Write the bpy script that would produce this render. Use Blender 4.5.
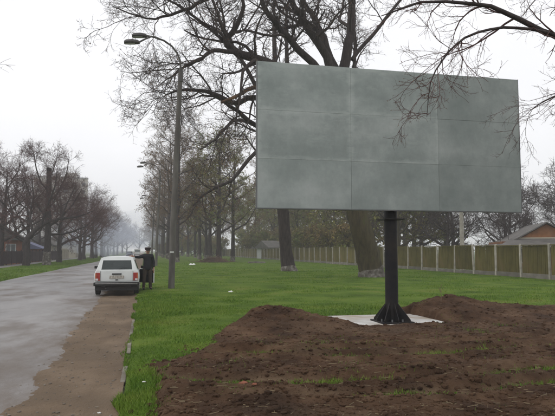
import bpy, bmesh, math, random
import numpy as np
from mathutils import Vector, Matrix

for o in list(bpy.data.objects):
    bpy.data.objects.remove(o)
scene = bpy.context.scene
C = scene.collection
R = math.radians

# ------------------------------------------------------------------ camera
cam_data = bpy.data.cameras.new('camera')
cam_data.sensor_width = 36.0
cam_data.lens = 36.0 * 570.0 / 555.0
cam_data.clip_start = 0.05
cam_data.clip_end = 6000.0
cam = bpy.data.objects.new('camera', cam_data)
cam.location = (0, 0, 1.62)
cam.rotation_euler = (R(90 + 4.26), 0, R(-13.1))
C.objects.link(cam)
scene.camera = cam

# ------------------------------------------------------------------ sky and sun (overcast spring day)
SUN_EL, SUN_AZ = R(52), R(-105)         # high, from the left of the road
world = bpy.data.worlds.new('World')
scene.world = world
world.use_nodes = True
wn, wl = world.node_tree.nodes, world.node_tree.links
wn.clear()
w_out = wn.new('ShaderNodeOutputWorld')
w_bg = wn.new('ShaderNodeBackground')
w_bg.inputs['Strength'].default_value = 0.1
w_sky = wn.new('ShaderNodeTexSky')
w_sky.sky_type = 'NISHITA'
w_sky.sun_disc = False
w_sky.sun_elevation = SUN_EL
w_sky.sun_rotation = SUN_AZ
w_sky.dust_density = 5.0
w_sky.air_density = 1.0
w_hs = wn.new('ShaderNodeHueSaturation')
w_hs.inputs['Saturation'].default_value = 0.25
w_tc = wn.new('ShaderNodeTexCoord')
w_map = wn.new('ShaderNodeMapping')
w_map.inputs['Scale'].default_value = (1, 1, 2.4)
w_noise = wn.new('ShaderNodeTexNoise')
w_noise.inputs['Scale'].default_value = 1.7
w_noise.inputs['Detail'].default_value = 5.0
w_ramp = wn.new('ShaderNodeValToRGB')
w_ramp.color_ramp.elements[0].position = 0.25
w_ramp.color_ramp.elements[0].color = (10.6, 10.7, 11.1, 1)
w_ramp.color_ramp.elements[1].position = 0.75
w_ramp.color_ramp.elements[1].color = (12.6, 12.6, 12.9, 1)
w_mix = wn.new('ShaderNodeMixRGB')
w_mix.inputs['Fac'].default_value = 0.86
wl.new(w_sky.outputs['Color'], w_hs.inputs['Color'])
wl.new(w_tc.outputs['Generated'], w_map.inputs['Vector'])
wl.new(w_map.outputs['Vector'], w_noise.inputs['Vector'])
wl.new(w_noise.outputs['Fac'], w_ramp.inputs['Fac'])
wl.new(w_hs.outputs['Color'], w_mix.inputs['Color1'])
wl.new(w_ramp.outputs['Color'], w_mix.inputs['Color2'])
wl.new(w_mix.outputs['Color'], w_bg.inputs['Color'])
wl.new(w_bg.outputs['Background'], w_out.inputs['Surface'])

sun_data = bpy.data.lights.new('sun', 'SUN')
sun_data.energy = 0.7
sun_data.angle = R(25)
sun_data.color = (1.0, 0.96, 0.9)
sun = bpy.data.objects.new('sun', sun_data)
C.objects.link(sun)
_sd = Vector((math.sin(SUN_AZ) * math.cos(SUN_EL), math.cos(SUN_AZ) * math.cos(SUN_EL), math.sin(SUN_EL)))
sun.rotation_euler = _sd.to_track_quat('Z', 'Y').to_euler()

vs = scene.view_settings
vs.view_transform = 'Standard'
vs.look = 'None'
vs.exposure = 0.0
vs.gamma = 1.0
vs.use_curve_mapping = False
cy = scene.cycles
cy.max_bounces = 5
cy.diffuse_bounces = 3
cy.glossy_bounces = 2
cy.transmission_bounces = 4
cy.transparent_max_bounces = 8
cy.volume_bounces = 1
cy.use_denoising = True

# ------------------------------------------------------------------ helpers
def link(o, parent=None):
    C.objects.link(o)
    if parent is not None:
        o.parent = parent
    return o

def tag(o, label=None, cat=None, group=None, kind=None):
    if label: o['label'] = label
    if cat: o['category'] = cat
    if group: o['group'] = group
    if kind: o['kind'] = kind
    return o

def thing(name, label, cat, loc=(0, 0, 0), rz=0.0, group=None):
    o = bpy.data.objects.new(name, None)
    o.empty_display_size = 0.3
    o.location = loc
    o.rotation_euler = (0, 0, rz)
    link(o)
    return tag(o, label, cat, group)

def obj(name, me, mat=None, parent=None, loc=None):
    o = bpy.data.objects.new(name, me)
    if mat is not None and len(me.materials) == 0:
        me.materials.append(mat)
    if loc is not None:
        o.location = loc
    return link(o, parent)

def copy_tree(root, loc, rz=0.0, scale=1.0):
    def rec(o, parent):
        c = o.copy()
        C.objects.link(c)
        c.parent = parent
        for ch in o.children:
            rec(ch, c)
        return c
    r = rec(root, None)
    r.location = loc
    r.rotation_euler = (0, 0, rz)
    r.scale = (scale,) * 3 if not isinstance(scale, tuple) else scale
    return r

def mesh_np(name, V, quads=None, tris=None, smooth=False):
    me = bpy.data.meshes.new(name)
    V = np.asarray(V, dtype=np.float32).reshape(-1, 3)
    nq = 0 if quads is None else len(quads)
    nt = 0 if tris is None else len(tris)
    me.vertices.add(len(V))
    me.vertices.foreach_set('co', V.ravel())
    me.loops.add(nq * 4 + nt * 3)
    li = []
    if nq: li.append(np.asarray(quads, dtype=np.int32).ravel())
    if nt: li.append(np.asarray(tris, dtype=np.int32).ravel())
    me.loops.foreach_set('vertex_index', np.concatenate(li))
    me.polygons.add(nq + nt)
    starts = np.concatenate([np.arange(nq, dtype=np.int32) * 4, nq * 4 + np.arange(nt, dtype=np.int32) * 3])
    me.polygons.foreach_set('loop_start', starts)
    try:
        tot = np.concatenate([np.full(nq, 4, np.int32), np.full(nt, 3, np.int32)])
        me.polygons.foreach_set('loop_total', tot)
    except Exception:
        pass
    me.polygons.foreach_set('use_smooth', np.full(nq + nt, bool(smooth)))
    me.update(calc_edges=True)
    return me

class MB:
    """collects shapes into one mesh"""
    def __init__(self): self.v, self.f, self.m = [], [], []; self.mi = 0
    def add(self, vs_, fs):
        b = len(self.v)
        self.v += [tuple(p) for p in vs_]
        for f in fs:
            self.f.append(tuple(b + i for i in f)); self.m.append(self.mi)
    def box(self, c, s, rot=None, taper=1.0):
        x, y, z = s[0] / 2, s[1] / 2, s[2] / 2
        p = [Vector((sx * x * (taper if sz > 0 else 1), sy * y * (taper if sz > 0 else 1), sz * z)) for sz in (-1, 1) for sy in (-1, 1) for sx in (-1, 1)]
        if rot is not None:
            m = Matrix.Rotation(rot[2], 3, 'Z') @ Matrix.Rotation(rot[1], 3, 'Y') @ Matrix.Rotation(rot[0], 3, 'X')
            p = [m @ q for q in p]
        p = [q + Vector(c) for q in p]
        self.add(p, [(0, 2, 3, 1), (4, 5, 7, 6), (0, 1, 5, 4), (2, 6, 7, 3), (0, 4, 6, 2), (1, 3, 7, 5)])
        return self
    def prism(self, poly, axis, a, b):
        """poly of 2D points extruded along axis from a to b"""
        def P(u, v, w):
            return {'x': (w, u, v), 'y': (u, w, v), 'z': (u, v, w)}[axis]
        n = len(poly)
        pts = [P(u, v, a) for u, v in poly] + [P(u, v, b) for u, v in poly]
        fs = [tuple(range(n))[::-1], tuple(range(n, 2 * n))]
        fs += [(i, (i + 1) % n, n + (i + 1) % n, n + i) for i in range(n)]
        self.add(pts, fs)
        return self
    def tube(self, pts, rad, sides=10, caps=True):
        pts = [Vector(p) for p in pts]
        if not hasattr(rad, '__len__'): rad = [rad] * len(pts)
        ov = (pts[-1] - pts[0]).normalized()
        ref = Vector((1, 0, 0)) if abs(ov.x) < 0.7 else Vector((0, 1, 0))
        ring = []
        for i, p in enumerate(pts):
            t = (pts[min(i + 1, len(pts) - 1)] - pts[max(i - 1, 0)]).normalized()
            n1 = (ref - t * ref.dot(t)).normalized(); n2 = t.cross(n1)
            ring += [p + (n1 * math.cos(2 * math.pi * k / sides) + n2 * math.sin(2 * math.pi * k / sides)) * rad[i] for k in range(sides)]
        fs = []
        for i in range(len(pts) - 1):
            for k in range(sides):
                k2 = (k + 1) % sides
                fs.append((i * sides + k, i * sides + k2, (i + 1) * sides + k2, (i + 1) * sides + k))
        if caps:
            fs.append(tuple(range(sides))[::-1]); fs.append(tuple((len(pts) - 1) * sides + k for k in range(sides)))
        self.add(ring, fs)
        return self
    def mesh(self, name, mats=(), smooth=False, bevel=0.0):
        me = bpy.data.meshes.new(name)
        me.from_pydata(self.v, [], self.f)
        for m in mats: me.materials.append(m)
        if self.m and len(mats) > 1:
            me.polygons.foreach_set('material_index', self.m)
        bm = bmesh.new(); bm.from_mesh(me)
        bmesh.ops.recalc_face_normals(bm, faces=bm.faces)
        if bevel > 0:
            bmesh.ops.bevel(bm, geom=[e for e in bm.edges if len(e.link_faces) == 2 and e.calc_face_angle(0) > 0.6], offset=bevel, segments=2, profile=0.5, affect='EDGES', clamp_overlap=True)
        if smooth:
            for f in bm.faces: f.smooth = True
            for e in bm.edges:
                if len(e.link_faces) == 2 and e.calc_face_angle(0) > R(38): e.smooth = False
        bm.to_mesh(me); bm.free()
        return me
    def build(self, name, mat, parent=None, smooth=False, bevel=0.0, loc=None):
        mats = mat if isinstance(mat, (list, tuple)) else [mat]
        return obj(name, self.mesh(name, mats, smooth, bevel), None, parent, loc)

# ---- numpy value noise
def _hash(ix, iy, seed):
    h = (ix.astype(np.int64) * 374761393 + iy.astype(np.int64) * 668265263 + seed * 974711) & 0x7fffffff
    h = ((h ^ (h >> 13)) * 1274126177) & 0x7fffffff
    h = h ^ (h >> 16)
    return (h & 0xffff) / 65535.0
def vnoise(x, y, s, seed=0):
    x = np.asarray(x) / s; y = np.asarray(y) / s
    ix, iy = np.floor(x), np.floor(y)
    fx, fy = x - ix, y - iy
    fx = fx * fx * (3 - 2 * fx); fy = fy * fy * (3 - 2 * fy)
    a, b = _hash(ix, iy, seed), _hash(ix + 1, iy, seed)
    c, d = _hash(ix, iy + 1, seed), _hash(ix + 1, iy + 1, seed)
    return (a * (1 - fx) + b * fx) * (1 - fy) + (c * (1 - fx) + d * fx) * fy - 0.5
def fbm(x, y, s, oct=4, seed=0, gain=0.5):
    t = 0; a = 1.0
    for k in range(oct):
        t = t + a * vnoise(x + 17.3 * k, y - 9.1 * k, s / (2 ** k), seed + k); a *= gain
    return t
def grid_mesh(name, xs, ys, zf, smooth=True):
    X, Y = np.meshgrid(xs, ys)
    Z = zf(X, Y)
    V = np.stack([X, Y, Z], -1).reshape(-1, 3)
    nx, ny = len(xs), len(ys)
    i = (np.arange(ny - 1)[:, None] * nx + np.arange(nx - 1)[None]).ravel()
    return mesh_np(name, V, quads=np.stack([i, i + 1, i + 1 + nx, i + nx], -1), smooth=smooth)

# ---- materials
def new_mat(name):
    m = bpy.data.materials.new(name); m.use_nodes = True
    n, l = m.node_tree.nodes, m.node_tree.links
    return m, n, l, n['Principled BSDF']
def ramp(n, stops):
    r = n.new('ShaderNodeValToRGB'); e = r.color_ramp.elements
    while len(e) < len(stops): e.new(0.5)
    for k, (p, c) in enumerate(stops):
        e[k].position = p; e[k].color = (*c, 1) if len(c) == 3 else c
    return r
def noise(n, l, scale, detail=6, coord='Object', stretch=None, rough=0.55):
    tc = n.new('ShaderNodeTexCoord') if coord != 'World' else n.new('ShaderNodeNewGeometry')
    out = tc.outputs[coord] if coord != 'World' else tc.outputs['Position']
    if stretch:
        mp = n.new('ShaderNodeMapping'); mp.inputs['Scale'].default_value = stretch
        l.new(out, mp.inputs['Vector']); out = mp.outputs['Vector']
    t = n.new('ShaderNodeTexNoise'); t.inputs['Scale'].default_value = scale; t.inputs['Detail'].default_value = detail
    t.inputs['Roughness'].default_value = rough
    l.new(out, t.inputs['Vector'])
    return t.outputs['Fac']
def mat_noise(name, stops, scale=4, rough=0.8, bump=0.0, bscale=20, detail=6, coord='Object', stretch=None, spec=0.3, metal=0.0, bdist=0.02, grime=None, gscale=1.0, rnd=0.0):
    m, n, l, b = new_mat(name)
    r = ramp(n, stops)
    l.new(noise(n, l, scale, detail, coord, stretch), r.inputs['Fac'])
    col = r.outputs['Color']
    if grime:
        mx = n.new('ShaderNodeMixRGB'); g = ramp(n, [(0.42, (0, 0, 0)), (0.62, (1, 1, 1))])
        l.new(noise(n, l, gscale, 5, coord), g.inputs['Fac'])
        l.new(g.outputs['Color'], mx.inputs['Fac']); l.new(col, mx.inputs['Color1']); mx.inputs['Color2'].default_value = (*grime, 1)
        col = mx.outputs['Color']
    if rnd:
        oi = n.new('ShaderNodeObjectInfo'); mr = n.new('ShaderNodeMapRange')
        mr.inputs['To Min'].default_value = 1 - rnd; mr.inputs['To Max'].default_value = 1 + rnd
        l.new(oi.outputs['Random'], mr.inputs['Value'])
        hs = n.new('ShaderNodeHueSaturation'); l.new(mr.outputs['Result'], hs.inputs['Value']); l.new(col, hs.inputs['Color']); col = hs.outputs['Color']
    l.new(col, b.inputs['Base Color'])
    b.inputs['Roughness'].default_value = rough
    b.inputs['Metallic'].default_value = metal
    b.inputs['Specular IOR Level'].default_value = spec
    if bump:
        bp = n.new('ShaderNodeBump'); bp.inputs['Strength'].default_value = bump; bp.inputs['Distance'].default_value = bdist
        l.new(noise(n, l, bscale, 6, coord, stretch), bp.inputs['Height']); l.new(bp.outputs['Normal'], b.inputs['Normal'])
    return m
def two(c, k=0.25):
    return [(0.3, tuple(x * (1 - k) for x in c)), (0.7, tuple(x * (1 + k) for x in c))]

M = {}
M['bark'] = mat_noise('bark', [(0.3, (0.022, 0.016, 0.016)), (0.55, (0.05, 0.038, 0.036)), (0.8, (0.085, 0.07, 0.06))], 3, 0.9, 0.9, 7, stretch=(3, 3, 0.6), bdist=0.05)
M['bark_dark'] = mat_noise('bark_dark', [(0.3, (0.025, 0.02, 0.02)), (0.7, (0.07, 0.055, 0.052))], 3, 0.9, 0.6, 8, stretch=(3, 3, 0.7), bdist=0.04)
M['bark_moss'] = mat_noise('bark_moss', [(0.3, (0.04, 0.033, 0.02)), (0.55, (0.075, 0.06, 0.035)), (0.75, (0.07, 0.075, 0.03))], 2.2, 0.9, 0.9, 7, stretch=(3, 3, 0.6), bdist=0.05)
M['twig'] = mat_noise('twig', [(0.3, (0.04, 0.03, 0.03)), (0.7, (0.085, 0.066, 0.062))], 1.2, 0.9)
M['twig_purple'] = mat_noise('twig_purple', [(0.3, (0.06, 0.03, 0.029)), (0.7, (0.125, 0.068, 0.062))], 0.6, 0.9)
M['twig_brown'] = mat_noise('twig_brown', [(0.3, (0.085, 0.06, 0.04)), (0.7, (0.17, 0.125, 0.08))], 0.5, 0.9)
M['bud'] = mat_noise('bud', [(0.35, (0.17, 0.07, 0.04)), (0.65, (0.19, 0.13, 0.04))], 0.7, 0.8)
M['young_leaf'] = mat_noise('young_leaf', [(0.35, (0.2, 0.135, 0.045)), (0.5, (0.18, 0.185, 0.04)), (0.65, (0.13, 0.185, 0.035))], 0.35, 0.7)
M['whitewash'] = mat_noise('whitewash', [(0.35, (0.06, 0.048, 0.038)), (0.52, (0.13, 0.115, 0.10)), (0.75, (0.34, 0.32, 0.295))], 4, 0.9, 0.7, 8)
M['fresh_wood'] = mat_noise('fresh_wood', [(0.35, (0.06, 0.04, 0.03)), (0.6, (0.22, 0.12, 0.06))], 3, 0.8)

# ------------------------------------------------------------------ setting: ground, road, shoulder, kerb, lawn, verge, footpath
M['earth'] = mat_noise('far_ground', [(0.3, (0.05, 0.075, 0.025)), (0.55, (0.07, 0.1, 0.03)), (0.75, (0.10, 0.09, 0.05))], 0.12, 0.95, coord='World')
g = obj('ground', mesh_np('ground', [(-1400, -1400, -.16), (1400, -1400, -.16), (1400, 1400, -.16), (-1400, 1400, -.16)], quads=[(0, 1, 2, 3)]), M['earth'])
tag(g, kind='structure')

# asphalt: worn, damp, with mud stains and darker wet patches
m, n, l, b = new_mat('asphalt')
r1 = ramp(n, [(0.3, (0.14, 0.132, 0.13)), (0.5, (0.205, 0.196, 0.192)), (0.7, (0.27, 0.258, 0.252))])
l.new(noise(n, l, 0.5, 8, 'World', (1, 0.35, 1)), r1.inputs['Fac'])
r2 = ramp(n, [(0.5, (0, 0, 0)), (0.63, (0.95, 0.95, 0.95))])
l.new(noise(n, l, 0.55, 6, 'World', (1.0, 0.5, 1), 0.6), r2.inputs['Fac'])
mx = n.new('ShaderNodeMixRGB'); l.new(r2.outputs['Color'], mx.inputs['Fac']); l.new(r1.outputs['Color'], mx.inputs['Color1']); mx.inputs['Color2'].default_value = (0.10, 0.078, 0.06, 1)
sx = n.new('ShaderNodeSeparateXYZ'); gp_ = n.new('ShaderNodeNewGeometry'); l.new(gp_.outputs['Position'], sx.inputs[0])
me_ = n.new('ShaderNodeMapRange'); me_.inputs['From Min'].default_value = -3.6; me_.inputs['From Max'].default_value = -1.35; l.new(sx.outputs['X'], me_.inputs['Value'])
mp_ = n.new('ShaderNodeMath'); mp_.operation = 'POWER'; mp_.inputs[1].default_value = 1.7; l.new(me_.outputs['Result'], mp_.inputs[0])
nn_ = ramp(n, [(0.35, (0.1, 0.1, 0.1)), (0.62, (1, 1, 1))]); l.new(noise(n, l, 1.3, 8, 'World', (1, 0.45, 1), 0.65), nn_.inputs['Fac'])
mm_ = n.new('ShaderNodeMath'); mm_.operation = 'MULTIPLY'; l.new(mp_.outputs[0], mm_.inputs[0]); l.new(nn_.outputs['Color'], mm_.inputs[1])
mxe = n.new('ShaderNodeMixRGB'); l.new(mm_.outputs[0], mxe.inputs['Fac']); l.new(mx.outputs['Color'], mxe.inputs['Color1']); mxe.inputs['Color2'].default_value = (0.12, 0.092, 0.07, 1)
mx = mxe
r4 = ramp(n, [(0.35, (0.75, 0.75, 0.75)), (0.65, (1.15, 1.15, 1.15))])
l.new(noise(n, l, 90, 2, 'World'), r4.inputs['Fac'])
mx2 = n.new('ShaderNodeMixRGB'); mx2.blend_type = 'MULTIPLY'; mx2.inputs['Fac'].default_value = 0.7
l.new(mx.outputs['Color'], mx2.inputs['Color1']); l.new(r4.outputs['Color'], mx2.inputs['Color2']); l.new(mx2.outputs['Color'], b.inputs['Base Color'])
r3 = ramp(n, [(0.38, (0.32, 0.32, 0.32)), (0.6, (0.58, 0.58, 0.58))])
l.new(noise(n, l, 0.33, 5, 'World', (1, 0.4, 1)), r3.inputs['Fac']); mxr = n.new('ShaderNodeMixRGB'); l.new(mm_.outputs[0], mxr.inputs['Fac']); l.new(r3.outputs['Color'], mxr.inputs['Color1']); mxr.inputs['Color2'].default_value = (.85, .85, .85, 1); l.new(mxr.outputs['Color'], b.inputs['Roughness'])
bp = n.new('ShaderNodeBump'); bp.inputs['Strength'].default_value = 0.35; bp.inputs['Distance'].default_value = 0.006
l.new(noise(n, l, 45, 4, 'World'), bp.inputs['Height']); l.new(bp.outputs['Normal'], b.inputs['Normal'])
M['asphalt'] = m
def road_z(X, Y):
    crown = -0.0022 * (X + 4.5) ** 2
    return -0.045 + crown + 0.010 * fbm(X, Y, 1.8, 3, 5)
ys = np.concatenate([np.arange(-12, 45, 0.3), np.arange(45, 130, 1.5), np.arange(130, 700, 12)])
def road_edge(y):
    return -7.55 + 0.35 * fbm(y, y * 0 + 3, 9, 3, 8) + np.clip((np.asarray(y) - 40) / 60, 0, 1) * 0.8
xs_t = np.linspace(0, 1, 36)
X = np.stack([road_edge(ys) * (1 - t) + (-0.5) * t for t in xs_t], 1)
Y = np.repeat(ys[:, None], 36, 1)
V = np.stack([X, Y, road_z(X, Y)], -1)
i = (np.arange(len(ys) - 1)[:, None] * 36 + np.arange(35)[None]).ravel()
tag(obj('road', mesh_np('road', V, quads=np.stack([i, i + 1, i + 37, i + 36], -1), smooth=True), M['asphalt']), kind='structure')

M['shoulder'] = mat_noise('shoulder_dirt', [(0.28, (0.085, 0.057, 0.035)), (0.5, (0.14, 0.098, 0.062)), (0.72, (0.20, 0.145, 0.098))], 1.1, 0.85, 0.9, 26, detail=10, coord='World', stretch=(1, 0.6, 1), bdist=0.02, spec=0.25, grime=(0.11, 0.078, 0.05), gscale=0.7)
def shoulder_z(X, Y):
    edge = -1.34 + 0.24 * fbm(Y, Y * 0, 2.6, 3, 21) + 0.12 * fbm(X, Y, 0.5, 4, 22) - np.clip((Y - 10) / 60, -.1, 1) * 0.5
    t = np.clip((X - edge) / 0.35, -1, 1)
    ruts = -0.012 * np.exp(-((X + 0.85 - 0.05 * np.sin(Y * .5)) / 0.12) ** 2) - 0.010 * np.exp(-((X + 0.5) / 0.08) ** 2)
    return road_z(X, Y) + np.where(t > 0, 0.024, 0.02) * t + 0.010 * fbm(X, Y, 0.6, 4, 31) + 0.006 * vnoise(X, Y, 0.06, 3) + np.where(t > 0, ruts, 0) + 0.05 * np.exp(-((X + 0.2) / 0.16) ** 2) * (.7 + .8 * vnoise(X * 0, Y, .9, 44))
ysh = np.concatenate([np.arange(2, 14, 0.035), np.arange(14, 45, 0.12), np.arange(45, 330, 1.5)])
tag(obj('dirt_shoulder', grid_mesh('dirt_shoulder', np.linspace(-2.6, -0.22, 60), ysh, shoulder_z), M['shoulder']), kind='structure')

M['lawn'] = mat_noise('lawn_soil', [(0.3, (0.045, 0.072, 0.012)), (0.44, (0.068, 0.115, 0.015)), (0.58, (0.10, 0.15, 0.022)), (0.75, (0.14, 0.14, 0.04))], 0.6, 0.95, 0.8, 30, detail=10, coord='World', bdist=0.03, spec=0.1)
def lawn_z(X, Y):
    return 0.03 + 0.05 * fbm(X, Y, 4.5, 4, 11) - 0.055 * np.exp(-((X + 0.2) / 0.2) ** 2)
def verge_z(X, Y):
    return -0.0 + 0.06 * fbm(X, Y, 5, 4, 12) - 0.16 * np.clip((X + 8.6) / 1.2, 0, 1.2)
tag(obj('verge', grid_mesh('verge', np.arange(-12.9, -6.6, .35), np.concatenate([np.arange(15, 60, .6), np.arange(60, 330, 3)]), verge_z), M['lawn']), kind='structure')
M['path'] = mat_noise('path_asphalt', two((0.2, 0.19, 0.18), .2), 0.8, 0.8, coord='World')
tag(obj('footpath', grid_mesh('footpath', np.arange(-14.6, -12.7, .45), np.arange(10, 330, 2.), lambda X, Y: 0.02 + 0.02 * fbm(X, Y, 3, 2, 4)), M['path']), kind='structure')

# kerb stones, sunk and uneven, along the lawn edge
M['kerb'] = mat_noise('kerb_concrete', [(0.3, (0.13, 0.115, 0.09)), (0.7, (0.24, 0.22, 0.185))], 3, 0.9, 0.6, 30, grime=(0.10, 0.085, 0.06), gscale=1.7, coord='World')
kerb = bpy.data.objects.new('kerb', None); link(kerb); tag(kerb, kind='structure')
kb = MB().box((0, 0, 0), (0.065, 0.975, 0.3)).mesh('kerb_stone', [M['kerb']], bevel=0.012)
rs = random.Random(4)
for k in range(62):
    y = 3.0 + k
    o = obj('kerb_stone', kb, None, kerb, (-0.235 + rs.uniform(-.01, .01) + 0.0015 * k, y, -0.166 + rs.uniform(-.02, .02) - (0.05 if y < 7.5 else 0)))
    o.rotation_euler = (rs.uniform(-.01, .01), rs.uniform(-.03, .03), rs.uniform(-.008, .008))

# ------------------------------------------------------------------ dug soil around the billboard
POLY = np.array([(-0.05, 2.0), (0.02, 5.6), (0.1, 8.2), (0.65, 9.2), (1.5, 11.0), (2.2, 12.5), (3.0, 13.3), (4.0, 13.0), (5.4, 13.25), (6.5, 13.7), (7.6, 14.6), (9.0, 14.4), (10.2, 13.6), (12, 13.4), (15, 12.2), (21, 9), (21, 2.0)])
def poly_sdf(X, Y):
    d = np.full(X.shape, 1e9); inside = np.zeros(X.shape, bool)
    n_ = len(POLY)
    for k in range(n_):
        a, b_ = POLY[k], POLY[(k + 1) % n_]
        e = b_ - a; wx, wy = X - a[0], Y - a[1]
        t = np.clip((wx * e[0] + wy * e[1]) / (e @ e), 0, 1)
        d = np.minimum(d, np.hypot(wx - e[0] * t, wy - e[1] * t))
        cond = ((a[1] > Y) != (b_[1] > Y)) & (X < (b_[0] - a[0]) * (Y - a[1]) / (b_[1] - a[1] + 1e-9) + a[0])
        inside ^= cond
    return np.where(inside, d, -d)
SLAB = (5.33, 12.15)
def bump2(X, Y, cx, cyy, sx, sy, h, p=2.0, rot=0.0):
    c, s = math.cos(rot), math.sin(rot)
    u = ((X - cx) * c + (Y - cyy) * s) / sx; v = (-(X - cx) * s + (Y - cyy) * c) / sy
    return h * np.exp(-(np.abs(u) ** p + np.abs(v) ** p))
def line_rut(X, Y, pts, wdt):
    d = np.full(X.shape, 1e9)
    for (a, b_) in zip(pts[:-1], pts[1:]):
        a, b_ = np.array(a), np.array(b_); e = b_ - a
        t = np.clip(((X - a[0]) * e[0] + (Y - a[1]) * e[1]) / (e @ e), 0, 1)
        d = np.minimum(d, np.hypot(X - a[0] - e[0] * t, Y - a[1] - e[1] * t))
    return d / wdt
RUT1 = [(0.2, 9.3), (1.1, 8.55), (2.2, 8.05), (4.2, 7.9), (7, 8.4), (12, 9.6)]
RUT2 = [(-0.1, 7.4), (0.9, 6.9), (2.0, 6.6), (4.2, 6.45), (7, 6.9), (12, 8.0)]
RUT3 = [(1.0, 8.95), (2.0, 8.6), (3.6, 8.5), (6, 8.9), (9, 9.8), (13, 10.9)]
RUT4 = [(0.4, 6.3), (1.6, 5.95), (3.2, 5.8), (5.5, 6.0), (9, 6.9)]
RUTS = [RUT1, RUT2, RUT3, RUT4]
def soil_z(X, Y):
    sd = poly_sdf(X, Y) + 0.35 * fbm(X, Y, 0.9, 4, 41) * 1.6
    sd = sd - 0.5 * np.clip((0.22 - X) / 0.3, 0, 1)
    base = 0.01 + 0.075 * np.clip(sd / 0.35, -4, 1)
    mound = bump2(X, Y, 2.85, 11.9, 0.9, 0.95, 0.33, 1.7) + bump2(X, Y, 3.5, 10.9, 0.8, .7, 0.07, 2) + bump2(X, Y, 2.0, 10.9, .8, .7, .10)
    mound = mound + bump2(X, Y, 7.5, 13.2, 1.2, 0.95, 0.33, 1.8) + bump2(X, Y, 9.3, 12.7, 1.6, 0.9, 0.12) + bump2(X, Y, 12.5, 12, 2, 1.0, .16) + bump2(X, Y, 7.3, 11.9, .9, .6, .15)
    rough_k = 0.5 + 0.8 * np.clip(mound / 0.2, 0, 1)
    nz = 0.09 * fbm(X, Y, 1.1, 3, 51) + rough_k * (0.05 * np.abs(fbm(X, Y, 0.4, 3, 61)) * 1.4 + 0.028 * fbm(X, Y, 0.1, 3, 71, .75))
    r1_ = np.minimum(line_rut(X, Y, RUT1, 0.17), line_rut(X, Y, RUT3, 0.15)); r2_ = np.minimum(line_rut(X, Y, RUT2, 0.17), line_rut(X, Y, RUT4, .15))
    flat = np.maximum(np.exp(-r1_ ** 2), np.exp(-r2_ ** 2)) * (0.55 + 0.9 * np.clip(vnoise(X, Y, 1.2, 9) + .3, 0, .5))
    nz = nz * (1 - 0.75 * flat) - 0.075 * flat + 0.05 * np.exp(-((r1_ - 1.6) / .5) ** 2) + 0.045 * np.exp(-((r2_ - 1.5) / .5) ** 2)
    slab = np.maximum(np.abs(X - SLAB[0]) / 1.02, np.abs(Y - SLAB[1]) / 0.86) + 0.16 * fbm(X, Y, 0.5, 3, 81)
    k = np.clip((slab - 0.96) / 0.16, 0, 1)
    z = base + mound * np.clip(sd / .25 + .4, 0, 1) + nz * np.clip(sd / .4 + .3, 0, 1)
    z = z * k + (1 - k) * (-0.1)
    return z
tag(obj('lawn', grid_mesh('lawn', np.concatenate([np.arange(-0.2, 12, .3), np.arange(12, 24.1, .8)]), np.concatenate([np.arange(2, 40, .3), np.arange(40, 330, 3)]), lambda X, Y: lawn_z(X, Y) - 0.3 * np.clip((poly_sdf(X, Y) - 0.45) / 0.4, 0, 1)), M['lawn']), kind='structure')
SX = np.concatenate([np.arange(-0.5, 6.5, 0.028), np.arange(6.5, 12, 0.045), np.arange(12, 21.2, 0.12)])
SY = np.concatenate([np.arange(2.5, 10, 0.032), np.arange(10, 15.6, 0.04)])
m, n, l, b = new_mat('turned_soil')
r1 = ramp(n, [(0.3, (0.032, 0.016, 0.008)), (0.44, (0.066, 0.035, 0.019)), (0.56, (0.11, 0.062, 0.035)), (0.7, (0.175, 0.108, 0.064))])
l.new(noise(n, l, 1.4, 12, 'World', None, 0.65), r1.inputs['Fac'])
r2 = ramp(n, [(0.55, (0, 0, 0)), (0.7, (0.6, 0.6, 0.6))])
l.new(noise(n, l, 0.45, 5, 'World', (0.5, 1.2, 1)), r2.inputs['Fac'])
mx = n.new('ShaderNodeMixRGB'); l.new(r2.outputs['Color'], mx.inputs['Fac']); l.new(r1.outputs['Color'], mx.inputs['Color1']); mx.inputs['Color2'].default_value = (0.13, 0.09, 0.06, 1)
at_ = n.new('ShaderNodeAttribute'); at_.attribute_name = 'packed'
mxp = n.new('ShaderNodeMixRGB'); l.new(at_.outputs['Fac'], mxp.inputs['Fac']); l.new(mx.outputs['Color'], mxp.inputs['Color1'])
rp_ = ramp(n, [(0.35, (0.10, 0.06, 0.035)), (0.6, (0.21, 0.145, 0.09))]); l.new(noise(n, l, 3.5, 8, 'World', None, .7), rp_.inputs['Fac']); l.new(rp_.outputs['Color'], mxp.inputs['Color2'])
l.new(mxp.outputs['Color'], b.inputs['Base Color'])
b.inputs['Roughness'].default_value = 0.9; b.inputs['Specular IOR Level'].default_value = 0.15
bp = n.new('ShaderNodeBump'); bp.inputs['Strength'].default_value = 1.0; bp.inputs['Distance'].default_value = 0.06
l.new(noise(n, l, 14, 10, 'World', None, 0.75), bp.inputs['Height']); l.new(bp.outputs['Normal'], b.inputs['Normal'])
M['soil'] = m
soil_me = grid_mesh('dug_soil', SX, SY, soil_z)
_X, _Y = np.meshgrid(SX, SY)
_pk = sum(np.exp(-(line_rut(_X, _Y, q, .2)) ** 2) for q in RUTS) * np.clip(.55 + 1.6 * fbm(_X, _Y, .8, 4, 15), 0, 1)
soil_me.attributes.new('packed', 'FLOAT', 'POINT').data.foreach_set('value', np.clip(_pk, 0, .85).astype(np.float32).ravel())
soil = obj('dug_soil', soil_me, M['soil']); tag(soil, kind='structure')

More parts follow.
